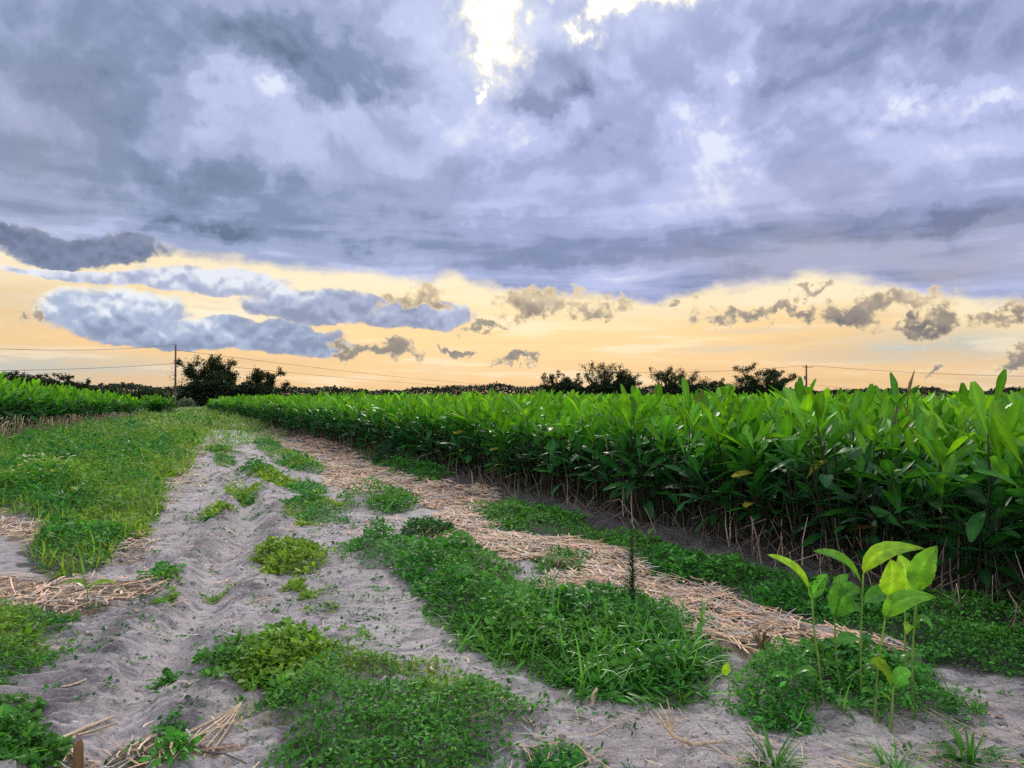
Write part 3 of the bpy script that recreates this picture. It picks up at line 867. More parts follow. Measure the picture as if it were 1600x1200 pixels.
# ------------------------------------------------------------------ foreground seedlings
def big_leaf(g, a, c, b, w, nh, tint, fold=.25, vein=.05, curl=0., rows=18, cols=11, seed=0, holes=False):
    """leaf along the curve a-c-b, half width w, nh = hint for its upper side"""
    a, b, c, nh = [np.asarray(v, float) for v in (a, b, c, nh)]
    t = np.linspace(0, 1, rows); u = np.linspace(-1, 1, cols)
    V = []; T = []
    rg = np.random.default_rng(seed)
    for ti in t:
        p = (1 - ti) ** 2 * a + 2 * ti * (1 - ti) * c + ti * ti * b
        d = 2 * (1 - ti) * (c - a) + 2 * ti * (b - c); d /= np.linalg.norm(d) + 1e-9
        s = np.cross(d, nh); s /= np.linalg.norm(s) + 1e-9
        n = np.cross(s, d)
        tt = max(0, (ti - .05) / .95)
        hw = w * max(.03, math.sin(PI * tt ** .8) ** .8 if tt < 1 else .02)
        for uj in u:
            ph = (ti - .22 * abs(uj)) * 9
            vz = vein * w * math.sin(ph * 2 * PI) * min(1, abs(uj) * 3) * (1 - abs(uj) ** 3)
            z = abs(uj) * hw * fold + vz - curl * abs(uj) ** 2 * hw + .05 * w * math.sin(ti * 9 + seed + (uj > 0) * 2) * abs(uj)
            e = 1 + (.04 * math.sin(ti * 37 + seed * 3 + uj) if abs(uj) > .9 else 0)
            V.append(p + s * uj * hw * e + n * z)
            T.append((1.3 if abs(uj) < .05 else 1.0) * (1 + .32 * max(0, math.sin(ph * 2 * PI)) ** 8))
    Q = [[i * cols + j, i * cols + j + 1, (i + 1) * cols + j + 1, (i + 1) * cols + j] for i in range(rows - 1) for j in range(cols - 1)]
    if holes: Q = [q for k, q in enumerate(Q) if rg.random() > .22 or (q[0] % cols) in (4, 5)]
    g.add(V, Q, np.array(tint)[None, :] * np.array(T)[:, None])

YG = np.array([.23, .42, .022]); MG = np.array([.085, .28, .030]); BG = np.array([.14, .36, .024]); DG = np.array([.06, .20, .03])
def seedling(label, base, stem_px, leaves, r=.0066, stem_col=(.14, .20, .05), name='seedling', cat='seedling', group='seedlings in the weeds at the lower right'):
    b = PG(*base); Y = b[1]; z0 = float(gh(b[0], b[1]))
    Y = b[1]
    root = empty(name, (b[0], b[1], z0)); tag(root, label, cat, group)
    O = np.array([b[0], b[1], z0])
    gs = Geo()
    pts = [np.array([0, 0, -.02])] + [at(px, py, Y) - O for px, py in stem_px]
    if len(pts) == 2: pts.insert(1, (pts[0] + pts[1]) / 2 + [.004, 0, 0])
    pts = np.array(pts)
    tt = np.linspace(0, 1, len(pts)); t2 = np.linspace(0, 1, 9)
    pts = np.stack([np.interp(t2, tt, pts[:, k]) for k in range(3)], 1)
    cl = np.linspace(0, 1, 9)[:, None] * (np.array([.2, .32, .05]) - stem_col) + stem_col
    gs.tube(pts, np.linspace(r, r * .65, 9) * (1 + .15 * np.sin(np.arange(9) * 2.1)), 8, np.repeat(cl, 8, 0))
    gs.build('stem', M_STEM, root)
    hb = leaves[0][0]
    for q in range(2 if len(stem_px) == 3 else 0):
        f_ = .22 + .22 * q; sx0 = base[0] + (hb[0] - base[0]) * f_; sy0 = base[1] + (hb[1] - base[1]) * f_; sd = 1 if (q + len(leaves)) % 2 else -1
        leaves = list(leaves) + [((sx0, sy0), (sx0 + sd * 12, sy0 - 16), (sx0 + sd * 26, sy0 - 4), 6.5, -.06 + .1 * q, up, MG * .8)]
    for i, lf in enumerate(leaves):
        a, c, bb, w, dy, nh, tint = lf[:7]; kw = lf[7] if len(lf) > 7 else {}
        pa = at(*a, Y) - O; pc = at(*c, Y + dy * .5) - O; pb = at(*bb, Y + dy) - O
        gl = Geo(); big_leaf(gl, pa, pc, pb, w * Y / F, nh, tint, seed=i + 3, **kw)
        gl.build('leaf', M_SEED, root)
    return root

up = (0, -.45, 1)
seedling('leftmost tall seedling with one pointed leaf slanting up left and a chewed leaf', (1287,1098), [(1280,1040),(1272,985),(1268,925)],
  [((1268,930),(1248,885),(1199,867),13,-.10,(.6,-.5,.7),YG,{'fold':.5}), ((1267,938),(1276,910),(1294,897),11,-.03,(-.3,-.9,.3),MG,{'holes':True,'fold':.5}), ((1270,975),(1262,972),(1250,970),7,-.08,up,DG*.8), ((1270,978),(1274,972),(1277,965),5,.03,up,DG)])
seedling('short seedling with a drooping ribbed leaf between the two leftmost tall seedlings', (1313,1078), [(1306,1020),(1304,970),(1310,905)],
  [((1310,925),(1306,908),(1327,897),9,.05,(-.5,-.8,.2),MG), ((1304,968),(1320,915),(1346,927),22,-.10,(-.35,-.9,.5),MG,{'vein':.10}), ((1304,1008),(1297,1000),(1287,1004),8,-.05,up,DG*.8), ((1306,1010),(1330,985),(1345,1002),12,.12,up,MG)])
seedling('tallest straight seedling with wide arching leaves to both sides', (1346,1090), [(1345,1030),(1346,960),(1349,895)],
  [((1348,915),(1322,862),(1271,862),12,-.16,(.3,-.7,.8),BG,{'fold':.3}), ((1348,900),(1362,845),(1446,858),14,-.06,(.3,-.75,.6),YG*.9,{'fold':.15}), ((1349,945),(1372,915),(1430,928),14,.22,(0,-.75,.6),MG,{'fold':.2}), ((1348,1000),(1356,992),(1362,997),7,.02,up,DG), ((1346,960),(1325,935),(1312,960),11,.14,up,MG)])
seedling('seedling with a broad yellow leaf held upright and another stretched to the right', (1366,1130), [(1370,1060),(1378,1000),(1388,930)],
  [((1388,934),(1398,905),(1392,874),21,-.05,(0,-1,.15),YG*1.1,{'fold':.12,'vein':.07}), ((1380,968),(1400,925),(1464,934),15,-.14,(-.2,-.85,.5),BG,{'fold':.2,'vein':.08})])
seedling('slender seedling with a yellow upright leaf behind the broad yellow one', (1416,1082), [(1414,1020),(1414,930)],
  [((1414,930),(1420,895),(1404,867),20,.06,(.2,-1,.2),YG,{'fold':.15,'vein':.07})])
seedling('rightmost tall seedling with a pointed leaf rising to the upper right', (1427,1112), [(1425,1040),(1428,980),(1434,920)],
  [((1433,928),(1432,885),(1465,853),19,-.06,(-.35,-.9,.25),BG*1.05,{'fold':.3,'vein':.07}), ((1428,985),(1440,950),(1458,985),9,-.06,up,MG), ((1427,985),(1418,965),(1417,992),8,-.05,up,YG*.8), ((1426,1030),(1440,1012),(1444,1030),8,.05,up,DG*1.3)])
seedling('small seedling in front of the tall ones with two bent lime leaves', (1392,1145), [(1394,1100),(1396,1072)],
  [((1396,1075),(1375,1030),(1360,1037),14,-.08,(.4,-.7,.6),YG*.85,{'fold':.3}), ((1397,1075),(1410,1045),(1424,1055),13,-.02,(-.3,-.8,.5),MG*1.1), ((1394,1096),(1380,1085),(1376,1082),8,-.04,up,BG)], .007)
seedling('tiny sprout with a single lime bud leaf left of the seedling cluster', (1140,1108), [(1139,1075),(1137,1052)],
  [((1137,1056),(1130,1045),(1139,1036),7,.0,(0,-1,.2),YG*1.1,{'fold':.4})], .003)
seedling('thin leaning green sprout in the weeds left of the seedling cluster', (1228,1108), [(1232,1080),(1237,1055)],
  [((1237,1058),(1262,1035),(1278,1052),6,-.05,up,MG), ((1236,1062),(1212,1045),(1205,1062),6,.02,up,MG)], .005)
seedling('lone sprout with two flat drooping leaves on the left straw patch', (137,950), [(137,930),(136,915)],
  [((136,918),(118,902),(98,912),7,-.05,(0,-.3,1),np.array([.19,.33,.03])), ((136,918),(158,905),(183,911),7,.05,(0,-.3,1),np.array([.20,.33,.03])), ((136,916),(128,905),(122,906),5,.1,up,np.array([.15,.24,.03]))], .005, group='sprouts on the left straw')

# dark conical weed on the straw edge
b = PG(988, 952); z0 = float(gh(b[0], b[1]))
root = empty('feathery_weed', (b[0], b[1], z0)); tag(root, 'dark slender feathery weed standing upright at the straw edge', 'weed')
g = Geo(); hh = .56
g.tube([(0, 0, -.02), (.004, 0, .25), (-.004, 0, hh)], [.008, .006, .002], 6, (.04, .07, .03)); g.build('stem', M_STEM, root)
n = 900; f = R.random(n) ** .8
az = R.uniform(0, 2 * PI, n); ln = (.03 + .09 * (1 - f)) * R.uniform(.5, 1.1, n)
pp = np.stack([0 * f, 0 * f, .03 + f * (hh - .04)], 1)
M = frames(az, R.normal(.65, .25, n), R.normal(0, .5, n)) * np.stack([ln * 1.0, ln, ln], 1)[:, None, :]
g = Geo(); tv, tq, _ = BL[0]; g.inst(tv, tq, M, pp, np.array([.022, .07, .022]) * R.uniform(.6, 1.4, (n, 1))); g.build('foliage', M_GRASS, root)

# weed clumps one can point at
def weed_clump(px, py, rx, ry, h, n, label, colf, ll=(.03, .06), name='weed_clump', cat='weed', flowers=0):
    b = PG(px, py); z0 = float(gh(b[0], b[1]))
    root = empty(name, (b[0], b[1], z0)); tag(root, label, cat)
    a = R.uniform(0, 2 * PI, n); q = np.sqrt(R.random(n))
    x = q * np.cos(a) * rx; y = q * np.sin(a) * ry
    hz = h * np.sqrt(np.clip(1 - q ** 2, 0, 1)) * (.6 + .7 * fbm(x * 6 + px, y * 6, 7, 2))
    z = hz * (1 - .7 * R.random(n) ** 2) + gh(x + b[0], y + b[1]) - z0
    col = colf(n) * R.uniform(.7, 1.3, (n, 1))
    g = Geo(); add_leaf_set(g, np.stack([x, y, z], 1), np.arctan2(y, x) + R.normal(0, 1, n), R.normal(.35, .45, n), R.uniform(*ll, n), col, R.integers(0, 3, n), R, .45, WL)
    g.build('foliage', M_WEED, root)
    g = Geo()
    for i in range(14):
        k = R.integers(0, n); g.tube([(x[k] * .3, y[k] * .3, -.01), (x[k] * .7, y[k] * .7, z[k] * .6), (x[k], y[k], z[k])], [.004, .003, .0015], 4, (.06, .11, .03))
    g.build('stem', M_STEM, root)
    if flowers:
        g = Geo()
        k = R.integers(0, n, flowers); pp = np.stack([x[k], y[k], hz[k] + R.uniform(.02, .10, flowers)], 1)
        a5 = np.arange(5) * 2 * PI / 5
        g.inst(WL[2][0], WL[2][1], frames(a5, np.full(5, .35)) * .035, np.zeros((5, 3)), np.tile([.62, .58, .36], (5, 1)))
        f0 = g.build('flower', M_WEED, root)
        for i in range(flowers):
            f1 = f0 if i == 0 else f0.copy()
            if i: COL.objects.link(f1)
            f1.parent = root; f1.location = pp[i]; f1.rotation_euler = (R.normal(0, .4), R.normal(0, .4), R.uniform(0, 6)); f1.scale = [R.uniform(.7, 1.3)] * 3
    return root
weed_clump(668, 834, .30, .30, .17, 1100, 'dark rounded weed clump on bare sand left of the straw strip', lambda n: pmix(np.broadcast_to(W_DK, (n, 3)), np.broadcast_to(W_MD, (n, 3)), R.random(n) * .6))
weed_clump(75, 762, .75, .9, .5, 2600, 'straggly weed with tiny cream flowers on the left verge', lambda n: pmix(np.broadcast_to(W_MD, (n, 3)), np.broadcast_to(W_YL, (n, 3)), R.random(n) * .8), (.05, .1), 'flowering_weed', 'weed', 90)
weed_clump(268, 1182, .085, .07, .09, 130, 'small dark rosette weed among dry straw at the bottom left', lambda n: np.broadcast_to(W_MD * .9, (n, 3)), (.03, .06))
weed_clump(640, 722, .8, .8, .55, 1500, 'grey-green bushy weed growing against the far crop row', lambda n: np.broadcast_to(np.array([.03, .09, .045]), (n, 3)), (.06, .11))

def grass_tuft(px, py, n, L, label):
    b = PG(px, py); z0 = float(gh(b[0], b[1]))
    g = Geo()
    a = R.uniform(0, 2 * PI, n); q = R.random(n) * .07
    pp = np.stack([q * np.cos(a), q * np.sin(a), 0 * a - .01], 1)
    M = frames(a + R.normal(0, .5, n), R.normal(.75, .35, n)); ln = R.uniform(.5, 1, n) * L
    M = M * np.stack([ln * 1.0, ln, ln], 1)[:, None, :]
    ti = R.integers(0, 3, n); col = pmix(np.broadcast_to(G1, (n, 3)), np.broadcast_to(G2, (n, 3)), R.random(n))
    for k, (tv, tq, tt) in enumerate(BL): g.inst(tv, tq, M[ti == k], pp[ti == k], col[ti == k])
    o = g.build('grass_tuft', M_GRASS); o.location = (b[0], b[1], z0)
    tag(o, label, 'grass tuft', 'grass tufts on the bare sand at the bottom right')
grass_tuft(1210, 1192, 90, .20, 'spreading green grass tuft on bare sand below the seedling cluster')
grass_tuft(1400, 1205, 70, .18, 'low grass tuft cut by the bottom edge right of centre')
grass_tuft(1515, 1185, 60, .26, 'tall thin grass tuft on the bare sand in the bottom right corner')
grass_tuft(1240, 1130, 60, .18, 'grass tuft at the lower left rim of the seedling bed')

# ------------------------------------------------------------------ stalks and stake on the ground
TAN = np.array([.50, .37, .24])
def ground_stalk(name, label, pts, rad, col=TAN, cat='dry stalk', lift=.012, n=6, group=None):
    W = [PG(*p) for p in pts]
    W = np.array([[w[0], w[1], float(gh(w[0], w[1])) + lift] for w in W])
    W[:, 2] = np.maximum(W[:, 2], W[:, 2].max() - .02 - .0 * W[:, 2])
    O = W[0].copy(); g = Geo(); g.tube(W - O, rad, n, col)
    o = g.build(name, M_STRAW); o.location = O
    tag(o, label, cat, group); return o
ground_stalk('dry_stalk', 'long pale dry stalk lying across the left wheel track', [(165,946),(215,949),(252,952),(290,957)], [.007,.008,.008,.004])
ground_stalk('dry_stalk', 'thin dry stalk lying in front of the left straw patch', [(100,965),(130,955),(165,946)], [.006,.006,.004], TAN * .9)
ground_stalk('dry_stalk', 'thick flat dry stalk pointing right at the bottom left', [(82,1156),(120,1147),(178,1132)], [.012,.011,.007])
ground_stalk('dry_stalk', 'short grey dry stalk under the thick one at the bottom left', [(120,1152),(150,1148),(182,1142)], [.007,.007,.004], TAN * .8)
ground_stalk('dry_stalk', 'single dry stalk lying on the sand right of the rut', [(384,946),(410,943),(437,940)], [.005,.006,.004])
ground_stalk('dry_stalk', 'dark thin root lying on the sand at the bottom left of centre', [(310,1178),(350,1188),(385,1202)], [.005,.005,.003], np.array([.12, .10, .09]))
# fan of stalks
b = PG(300, 1172); root = empty('stalk_bundle', (b[0], b[1], float(gh(b[0], b[1])))); tag(root, 'fan of long dry stalks tied at one end beside the lower weeds', 'dry stalks')
root['label'] = 'fan of long pale dry stalks spreading left from the lower weed patch'
tip = P(378, 1105)
for e in [(285,1168),(293,1174),(305,1175),(322,1172),(332,1174)]:
    g = Geo(); q = P(*e); m = (tip + q) / 2
    pts = [np.array([w[0] - b[0], w[1] - b[1], gh(w[0], w[1]) - root.location.z + l]) for w, l in ((tip, .05), (m + [.01, .01, 0], .04), (q, .02))]
    g.tube(pts, [.003, .006, .005], 5, TAN * R.uniform(.85, 1.2)); g.build('stalk', M_STRAW, root)
# uprooted cane stub with fingers
b = PG(1075, 1165); root = empty('uprooted_cane', (b[0], b[1], float(gh(b[0], b[1])))); tag(root, 'uprooted dry cane stub with upturned pale roots at the bottom right', 'dry cane')
def loc(px, py, dy=0): return at(px, py, b[1] + dy) - np.array(root.location)
g = Geo()
g.tube([loc(1135,1163,.0) * [1,1,0] + [0,0,.02], loc(1085,1163), loc(1055,1152), loc(1038,1132,.05), loc(1022,1108,.08)], [.006,.009,.010,.008,.003], 8, TAN * .95); g.build('cane', M_STRAW, root)
for p in ((1042,1092,.03), (1050,1105,-.03), (1030,1098,.12), (1060,1120,.05)):
    g = Geo(); a = loc(1046, 1142, .03); e = loc(*p); g.tube([a, (a + e) / 2 + [.012, 0, 0], e], [.006, .0045, .002], 6, TAN * R.uniform(.9, 1.15)); g.build('root', M_STRAW, root)
# husk chip
g = Geo(); b = PG(925, 1100); zz = float(gh(b[0], b[1]))
g.tube([(0, 0, -.01), (.008, 0, .04), (.03, .02, .075)], [.010, .016, .006], 4, TAN * .9)
o = g.build('dry_husk', M_STRAW); o.location = (b[0], b[1], zz); tag(o, 'small tan husk chip sticking up from the sand below the grass', 'dry husk')
# broken stake
b = PG(122, 1215); zz = float(gh(b[0], b[1]))
g = Geo()
hs = at(122, 1158, b[1])[2] - zz
rg = np.random.default_rng(3)
n = 10; ang = np.arange(n) * 2 * PI / n; V = []
for z_, r_ in ((-.05, .021), (hs * .5, .020), (hs * .9, .019), (hs, .017)):
    for a in ang:
        V.append((math.cos(a) * r_ * 1.15, math.sin(a) * r_ * .8, z_ + (rg.uniform(-.012, .010) if z_ == hs else 0)))
V.append((0, 0, hs * .86))
Q = [[i * n + k, i * n + (k + 1) % n, (i + 1) * n + (k + 1) % n, (i + 1) * n + k] for i in range(3) for k in range(n)]
Q += [[3 * n + k, 3 * n + (k + 1) % n, 3 * n + (k + 2) % n, 4 * n] for k in range(0, n, 2)]
g.add(V, Q, (.22, .13, .06)); o = g.build('broken_stake', M_BARK, None, False); o.location = (b[0], b[1], zz)
tag(o, 'broken brown wooden stake standing in straw at the bottom left edge', 'stake')
# charred stub on straw
b = PG(1192, 1018); zz = float(gh(b[0], b[1]))
g = Geo()
for i in range(7):
    a = i * .9; g.tube([(0, 0, -.01), (.03 * math.cos(a), .03 * math.sin(a), .06), (.06 * math.cos(a), .06 * math.sin(a), .10 + .02 * (i % 3))], [.014, .011, .004], 5, np.array([.13, .09, .045]) * (1 if i % 2 else 1.9))
o = g.build('plant_stub', M_STRAW); o.location = (b[0], b[1], zz); tag(o, 'dark withered plant stub at the lower edge of the straw strip', 'plant stub')

# ------------------------------------------------------------------ trees
def tree(px, ybase, Y, ytop, wpx, seed, label, dens=1.0, name='tree', group='trees beyond the fields', crown_lo=.25, leaf=.2, airy=.0, nlimb=7):
    rng = np.random.default_rng(seed)
    x = at(px, 620, Y)[0]; top = at(px, ytop, Y)[2]; Wd = wpx / F * Y / 2
    root = empty(name, (x, Y, 0)); tag(root, label, 'tree', group)
    gt = Geo(); tips = []
    H = top
    def limb(p, dr, ln, r, depth):
        n = 5; pts = [np.array(p)]; d_ = np.array(dr)
        for i in range(n):
            d_ = d_ + rng.normal(0, .13, 3); d_[2] += .03; d_ /= np.linalg.norm(d_)
            pts.append(pts[-1] + d_ * ln / n)
        gt.tube(pts, np.linspace(r, r * .5, n + 1), 6 if r > .05 else 4, np.array([.055, .045, .035]), cap=False)
        if depth >= 2: tips.append((pts[3], depth)); 
        tips.append((pts[-1], depth))
        if depth < 4:
            for k in range(rng.integers(2, 4)):
                i = rng.integers(2, n + 1)
                a = rng.uniform(0, 2 * PI); sp = rng.uniform(.5, .95)
                q = d_ + sp * np.array([math.cos(a), math.sin(a), rng.uniform(-.3, .6)]); q /= np.linalg.norm(q)
                limb(pts[i], q, ln * rng.uniform(.55, .75), r * .55, depth + 1)
    th = H * crown_lo
    gt.tube([(0, 0, -.2), (rng.normal(0, .1), 0, th * .5), (0, 0, th)], [.032 * H + .05, .026 * H + .03, .022 * H + .02], 8, (.055, .045, .05))
    for k in range(nlimb):
        a = k * 2 * PI / nlimb + rng.normal(0, .3); up_ = rng.uniform(.35, 1.5)
        q = np.array([math.cos(a), math.sin(a) * .8, up_]); q /= np.linalg.norm(q)
        limb((0, 0, th * rng.uniform(.7, 1.0)), q, H * .36, .018 * H, 1)
    tp = np.array([t[0] for t in tips])
    # fit the branching into the crown's real size
    sx = Wd / np.percentile(np.abs(tp[:, 0]), 96); szz = (H - th - .3) / (np.percentile(tp[:, 2], 99.5) - th)
    S = np.array([sx, sx, szz])
    off = np.array([0, 0, th])
    for i in range(len(gt.V)):
        v = gt.V[i].copy(); m = v[:, 2] > th
        v[m] = (v[m] - off) * S + off; v[~m, :2] *= 1
        gt.V[i] = v
    tp = (tp - off) * S + off
    tp = tp[tp[:, 2] > .15 * H]
    gt.build('trunk', M_BARK, root)
    N = int(8500 * dens)
    k = rng.integers(0, len(tp), N)
    cs = rng.uniform(.25, .75, len(tp)) * (H / 8)
    c = tp[k] + rng.normal(0, 1, (N, 3)) * cs[k][:, None] * np.array([.52, .52, .40])
    if airy < .5:
        # denser lower middle
        N2 = int(N * .35); c2 = np.stack([rng.normal(0, Wd * .42, N2), rng.normal(0, Wd * .4, N2), th * .9 + np.abs(rng.normal(0, H * .20, N2))], 1)
        c = np.vstack([c, c2])
    N = len(c)
    col = np.array([.020, .038, .010]) * rng.uniform(.5, 1.5, (N, 1)) * (.6 + .8 * rng.random(len(tp)))[np.resize(k, N)][:, None]
    warm = sstep(.6, 1.0, c[:, 2] / H)[:, None]
    col = col * (1 - warm * .5) + np.array([.065, .055, .015]) * warm * .5
    M = frames(rng.uniform(0, 6.28, N), rng.normal(0, .7, N), rng.normal(0, .8, N)) * (rng.uniform(.6, 1.25, N) * leaf * .85)[:, None, None]
    gc = Geo(); tv, tq, _ = leaf_tmpl(3, 3, .4, .15, .3, .05, 5); gc.inst(tv, tq, M, c, col)
    gc.build('crown', M_TREE, root)
    return root
tree(315, 635, 126, 556, 78, 1, 'big broad dark tree right of the left utility pole', 1.15, leaf=.30)
tree(350, 635, 130, 557, 48, 2, 'upright tree joined to the big dark tree on its right', .8, leaf=.30)
tree(410, 632, 128, 573, 62, 3, 'smaller open dark tree between the big tree and the crop', .75, leaf=.28)
tree(880, 630, 150, 580, 62, 4, 'leftmost of the thin trees behind the middle of the crop', .6, leaf=.28, airy=1)
tree(938, 630, 152, 566, 66, 5, 'tallest sparse tree with bare twigs above the middle crop', .55, leaf=.28, airy=1)
tree(970, 630, 148, 577, 52, 6, 'dense rounded tree right of the tall sparse tree', 1.0, leaf=.28)
tree(1050, 630, 150, 572, 78, 7, 'wide sparse tree with upright tufts over the middle crop', .6, leaf=.28, airy=1)
tree(1185, 630, 150, 569, 92, 8, 'broad dark tree left of the right-hand utility pole', 1.15, leaf=.30)
tree(1110, 630, 155, 592, 60, 9, 'low bushy tree between the two broad right-hand trees', .6, leaf=.28)
tree(125, 630, 120, 592, 30, 10, 'small spiky dark tree rising behind the left crop', .6, leaf=.25)
tree(45, 625, 120, 581, 110, 11, 'wide rounded dark tree behind the left crop at the photo edge', 1.3, leaf=.32)
tree(-60, 625, 120, 588, 110, 12, 'dark tree beyond the left edge of the left crop', 1.0, leaf=.32)

# far wood
prof = np.array([(-420,586),(-200,590),(0,592),(60,592),(110,600),(150,605),(180,601),(205,601),(240,605),(300,606),(450,607),(520,608),(580,612),(640,609),(690,604),(720,607),(760,600),(800,603),(830,607),(860,604),(920,606),(1010,605),(1100,604),(1180,606),(1260,611),(1330,611),(1420,607),(1450,605),(1480,611),(1530,611),(1560,607),(1600,606),(1800,600),(2050,596)], float)
g = Geo()
N = 75000
px = R.uniform(-420, 2050, N); Yd = R.uniform(285, 318, N)
ytop = np.interp(px, prof[:, 0], prof[:, 1])
bump = (fbm(px * .045, Yd * .02, 301, 4) - .5) * 9 + (vnoise(px * .25, Yd * .1, 305) - .5) * 4
Htop = CAMH + (620 - ytop - bump) / F * 290
fz = 1 - R.random(N) ** 1.6
c = np.stack([(px - 800) / F * Yd, Yd, np.maximum(.2, Htop * fz)], 1)
col = np.array([.026, .036, .022]) * R.uniform(.5, 1.5, (N, 1)) * (.6 + .8 * vnoise(px * .08, Yd * .05, 309))[:, None]
M = frames(R.uniform(0, 6.28, N), R.normal(0, .6, N), R.normal(0, .7, N)) * R.uniform(.5, 1.1, N)[:, None, None]
tv, tq, _ = leaf_tmpl(3, 3, .42, .15, .3, .05, 5); g.inst(tv, tq, M, c, col)
o = g.build('far_wood', M_TREE); tag(o, 'dark far-off line of woodland along the horizon', 'woodland', kind='stuff')
# hedge-like undergrowth nearer, below the trees
g = Geo()
def undergrowth(x0, x1, Y, ytop, n, col):
    px = R.uniform(x0, x1, n); Yd = Y + R.uniform(-3, 5, n)
    H = (CAMH + (620 - ytop) / F * Y) * (.65 + .7 * fbm(px * .06, px * 0 + Y, 331, 3)) * np.clip(1.15 - (np.abs(px - (x0 + x1) / 2) / ((x1 - x0) / 2)) ** 4, .15, 1)
    fz = 1 - R.random(n) ** 1.4
    c = np.stack([(px - 800) / F * Yd, Yd, .1 + H * fz], 1)
    M = frames(R.uniform(0, 6.28, n), R.normal(0, .6, n), R.normal(0, .7, n)) * R.uniform(.3, .65, n)[:, None, None]
    g.inst(tv, tq, M, c, np.array(col) * R.uniform(.5, 1.5, (n, 1)))
undergrowth(270, 445, 124, 603, 9000, (.016, .028, .012))
undergrowth(840, 1010, 149, 602, 7000, (.016, .028, .012))
undergrowth(1020, 1135, 149, 604, 4500, (.016, .028, .012))
undergrowth(1130, 1240, 149, 604, 4500, (.016, .028, .012))
undergrowth(140, 275, 135, 610, 4500, (.03, .05, .02))
o = g.build('undergrowth', M_TREE); tag(o, 'dark scrubby undergrowth at the feet of the far trees', 'undergrowth', kind='stuff')
# pale shrub by the pole
b = PG(291, 636)
root = weed_clump(291, 636, 1.25, .9, 1.3, 900, 'pale grey-green shrub at the foot of the left utility pole', lambda n: np.broadcast_to(np.array([.16, .20, .13]), (n, 3)), (.22, .4), 'pale_shrub', 'shrub')

# ------------------------------------------------------------------ utility poles and wires
PLX, PLY = at(274, 600, 119)[0], 119.0
PTOP = at(274, 539, 119)[2]
root = empty('utility_pole', (PLX, PLY, 0)); tag(root, 'tall thin utility pole beside the big tree on the left', 'utility pole')
g = Geo(); g.tube([(0, 0, -.5), (0, 0, PTOP * .5), (0, 0, PTOP)], [.17, .15, .12], 10, (.10, .075, .055)); g.build('pole', M_POLE, root)
g = Geo(); g.tube([(0, 0, PTOP), (0, 0, PTOP + .12)], .05, 8, (.2, .2, .2)); g.tube([(0, 0, PTOP + .12), (0, 0, PTOP + .2)], .09, 8, (.2, .2, .2)); g.build('insulator', M_METAL, root)
g = Geo(); g.tube([(.12, 0, PTOP - .1), (.35, 0, PTOP + .05)], .03, 6, (.15, .14, .13)); g.build('bracket', M_METAL, root)
RX, RY = at(1260, 600, 150)[0], 150.0
RT = at(1260, 570, 150)[2]
root = empty('utility_pole', (RX, RY, 0)); tag(root, 'utility pole with crossarm and transformer above the right-hand crop', 'utility pole')
g = Geo(); g.tube([(0, 0, -.5), (0, 0, RT * .5), (0, 0, RT)], [.2, .18, .15], 10, (.12, .075, .045)); g.build('pole', M_POLE, root)
g = Geo(); g.box((.2, -.2, RT - .45), (2.0, .12, .14), 0, (.12, .08, .05)); g.build('crossarm', M_POLE, root, False)
for dx in (-.7, .05, 1.1):
    g = Geo(); g.tube([(dx, -.2, RT - .38), (dx, -.2, RT - .18)], [.06, .04], 8, (.22, .2, .18)); g.build('insulator', M_METAL, root)
g = Geo(); g.tube([(-.35, -.05, RT - 3.0), (-.35, -.05, RT - 2.3)], .22, 12, (.13, .11, .10)); g.tube([(-.35, -.05, RT - 2.3), (-.35, -.05, RT - 2.15)], .07, 8, (.13, .11, .10)); g.build('transformer', M_METAL, root)
def wire(a, b, sag, label, r=.02, group=None):
    a = np.array(a, float); b = np.array(b, float)
    t = np.linspace(0, 1, 30)[:, None]
    pts = a + (b - a) * t; pts[:, 2] -= (4 * sag * t * (1 - t))[:, 0]
    g = Geo(); g.tube(pts - a, r, 4, (.05, .05, .05))
    o = g.build('power_line', M_POLE); o.location = a
    tag(o, label, 'power line', group)
wire((PLX, PLY, PTOP + .1), at(-260, 527, 62), 1.0, 'thin top power line running left from the left pole', .024)
wire((PLX, PLY - .16, at(274, 568, 119)[2]), at(-260, 578, 75), .5, 'lower power line running left from the left pole', .026)
wire((PLX, PLY + .1, PTOP - .8), at(880, 604, 420), 2.0, 'power line falling away to the right of the left pole', .028)
wire((PLX, PLY + .1, PTOP - 2.6), at(900, 607, 420), 2.0, 'lower of two power lines falling right of the left pole', .028)
wire((RX - .7, RY - .2, RT - .18), at(900, 578, 190), 1.0, 'power line running left from the crossarm of the right pole', .030)
wire((RX + 1.1, RY - .2, RT - .18), at(1800, 588, 130), .8, 'top power line running right from the right pole', .030)
wire((RX + .15, RY, at(1262, 600, 150)[2]), at(1800, 622, 110), 1.0, 'lower power line running right from the right pole', .025)

# ------------------------------------------------------------------ sky
SUN_EL = math.radians(25.5); SUN_AZ = math.radians(-1.2)
def px_dir(px, py):
    d = ray(px, py); d = d / np.linalg.norm(d)
    return math.atan2(d[0], d[1]) * F / 100, math.asin(d[2]) * F / 100

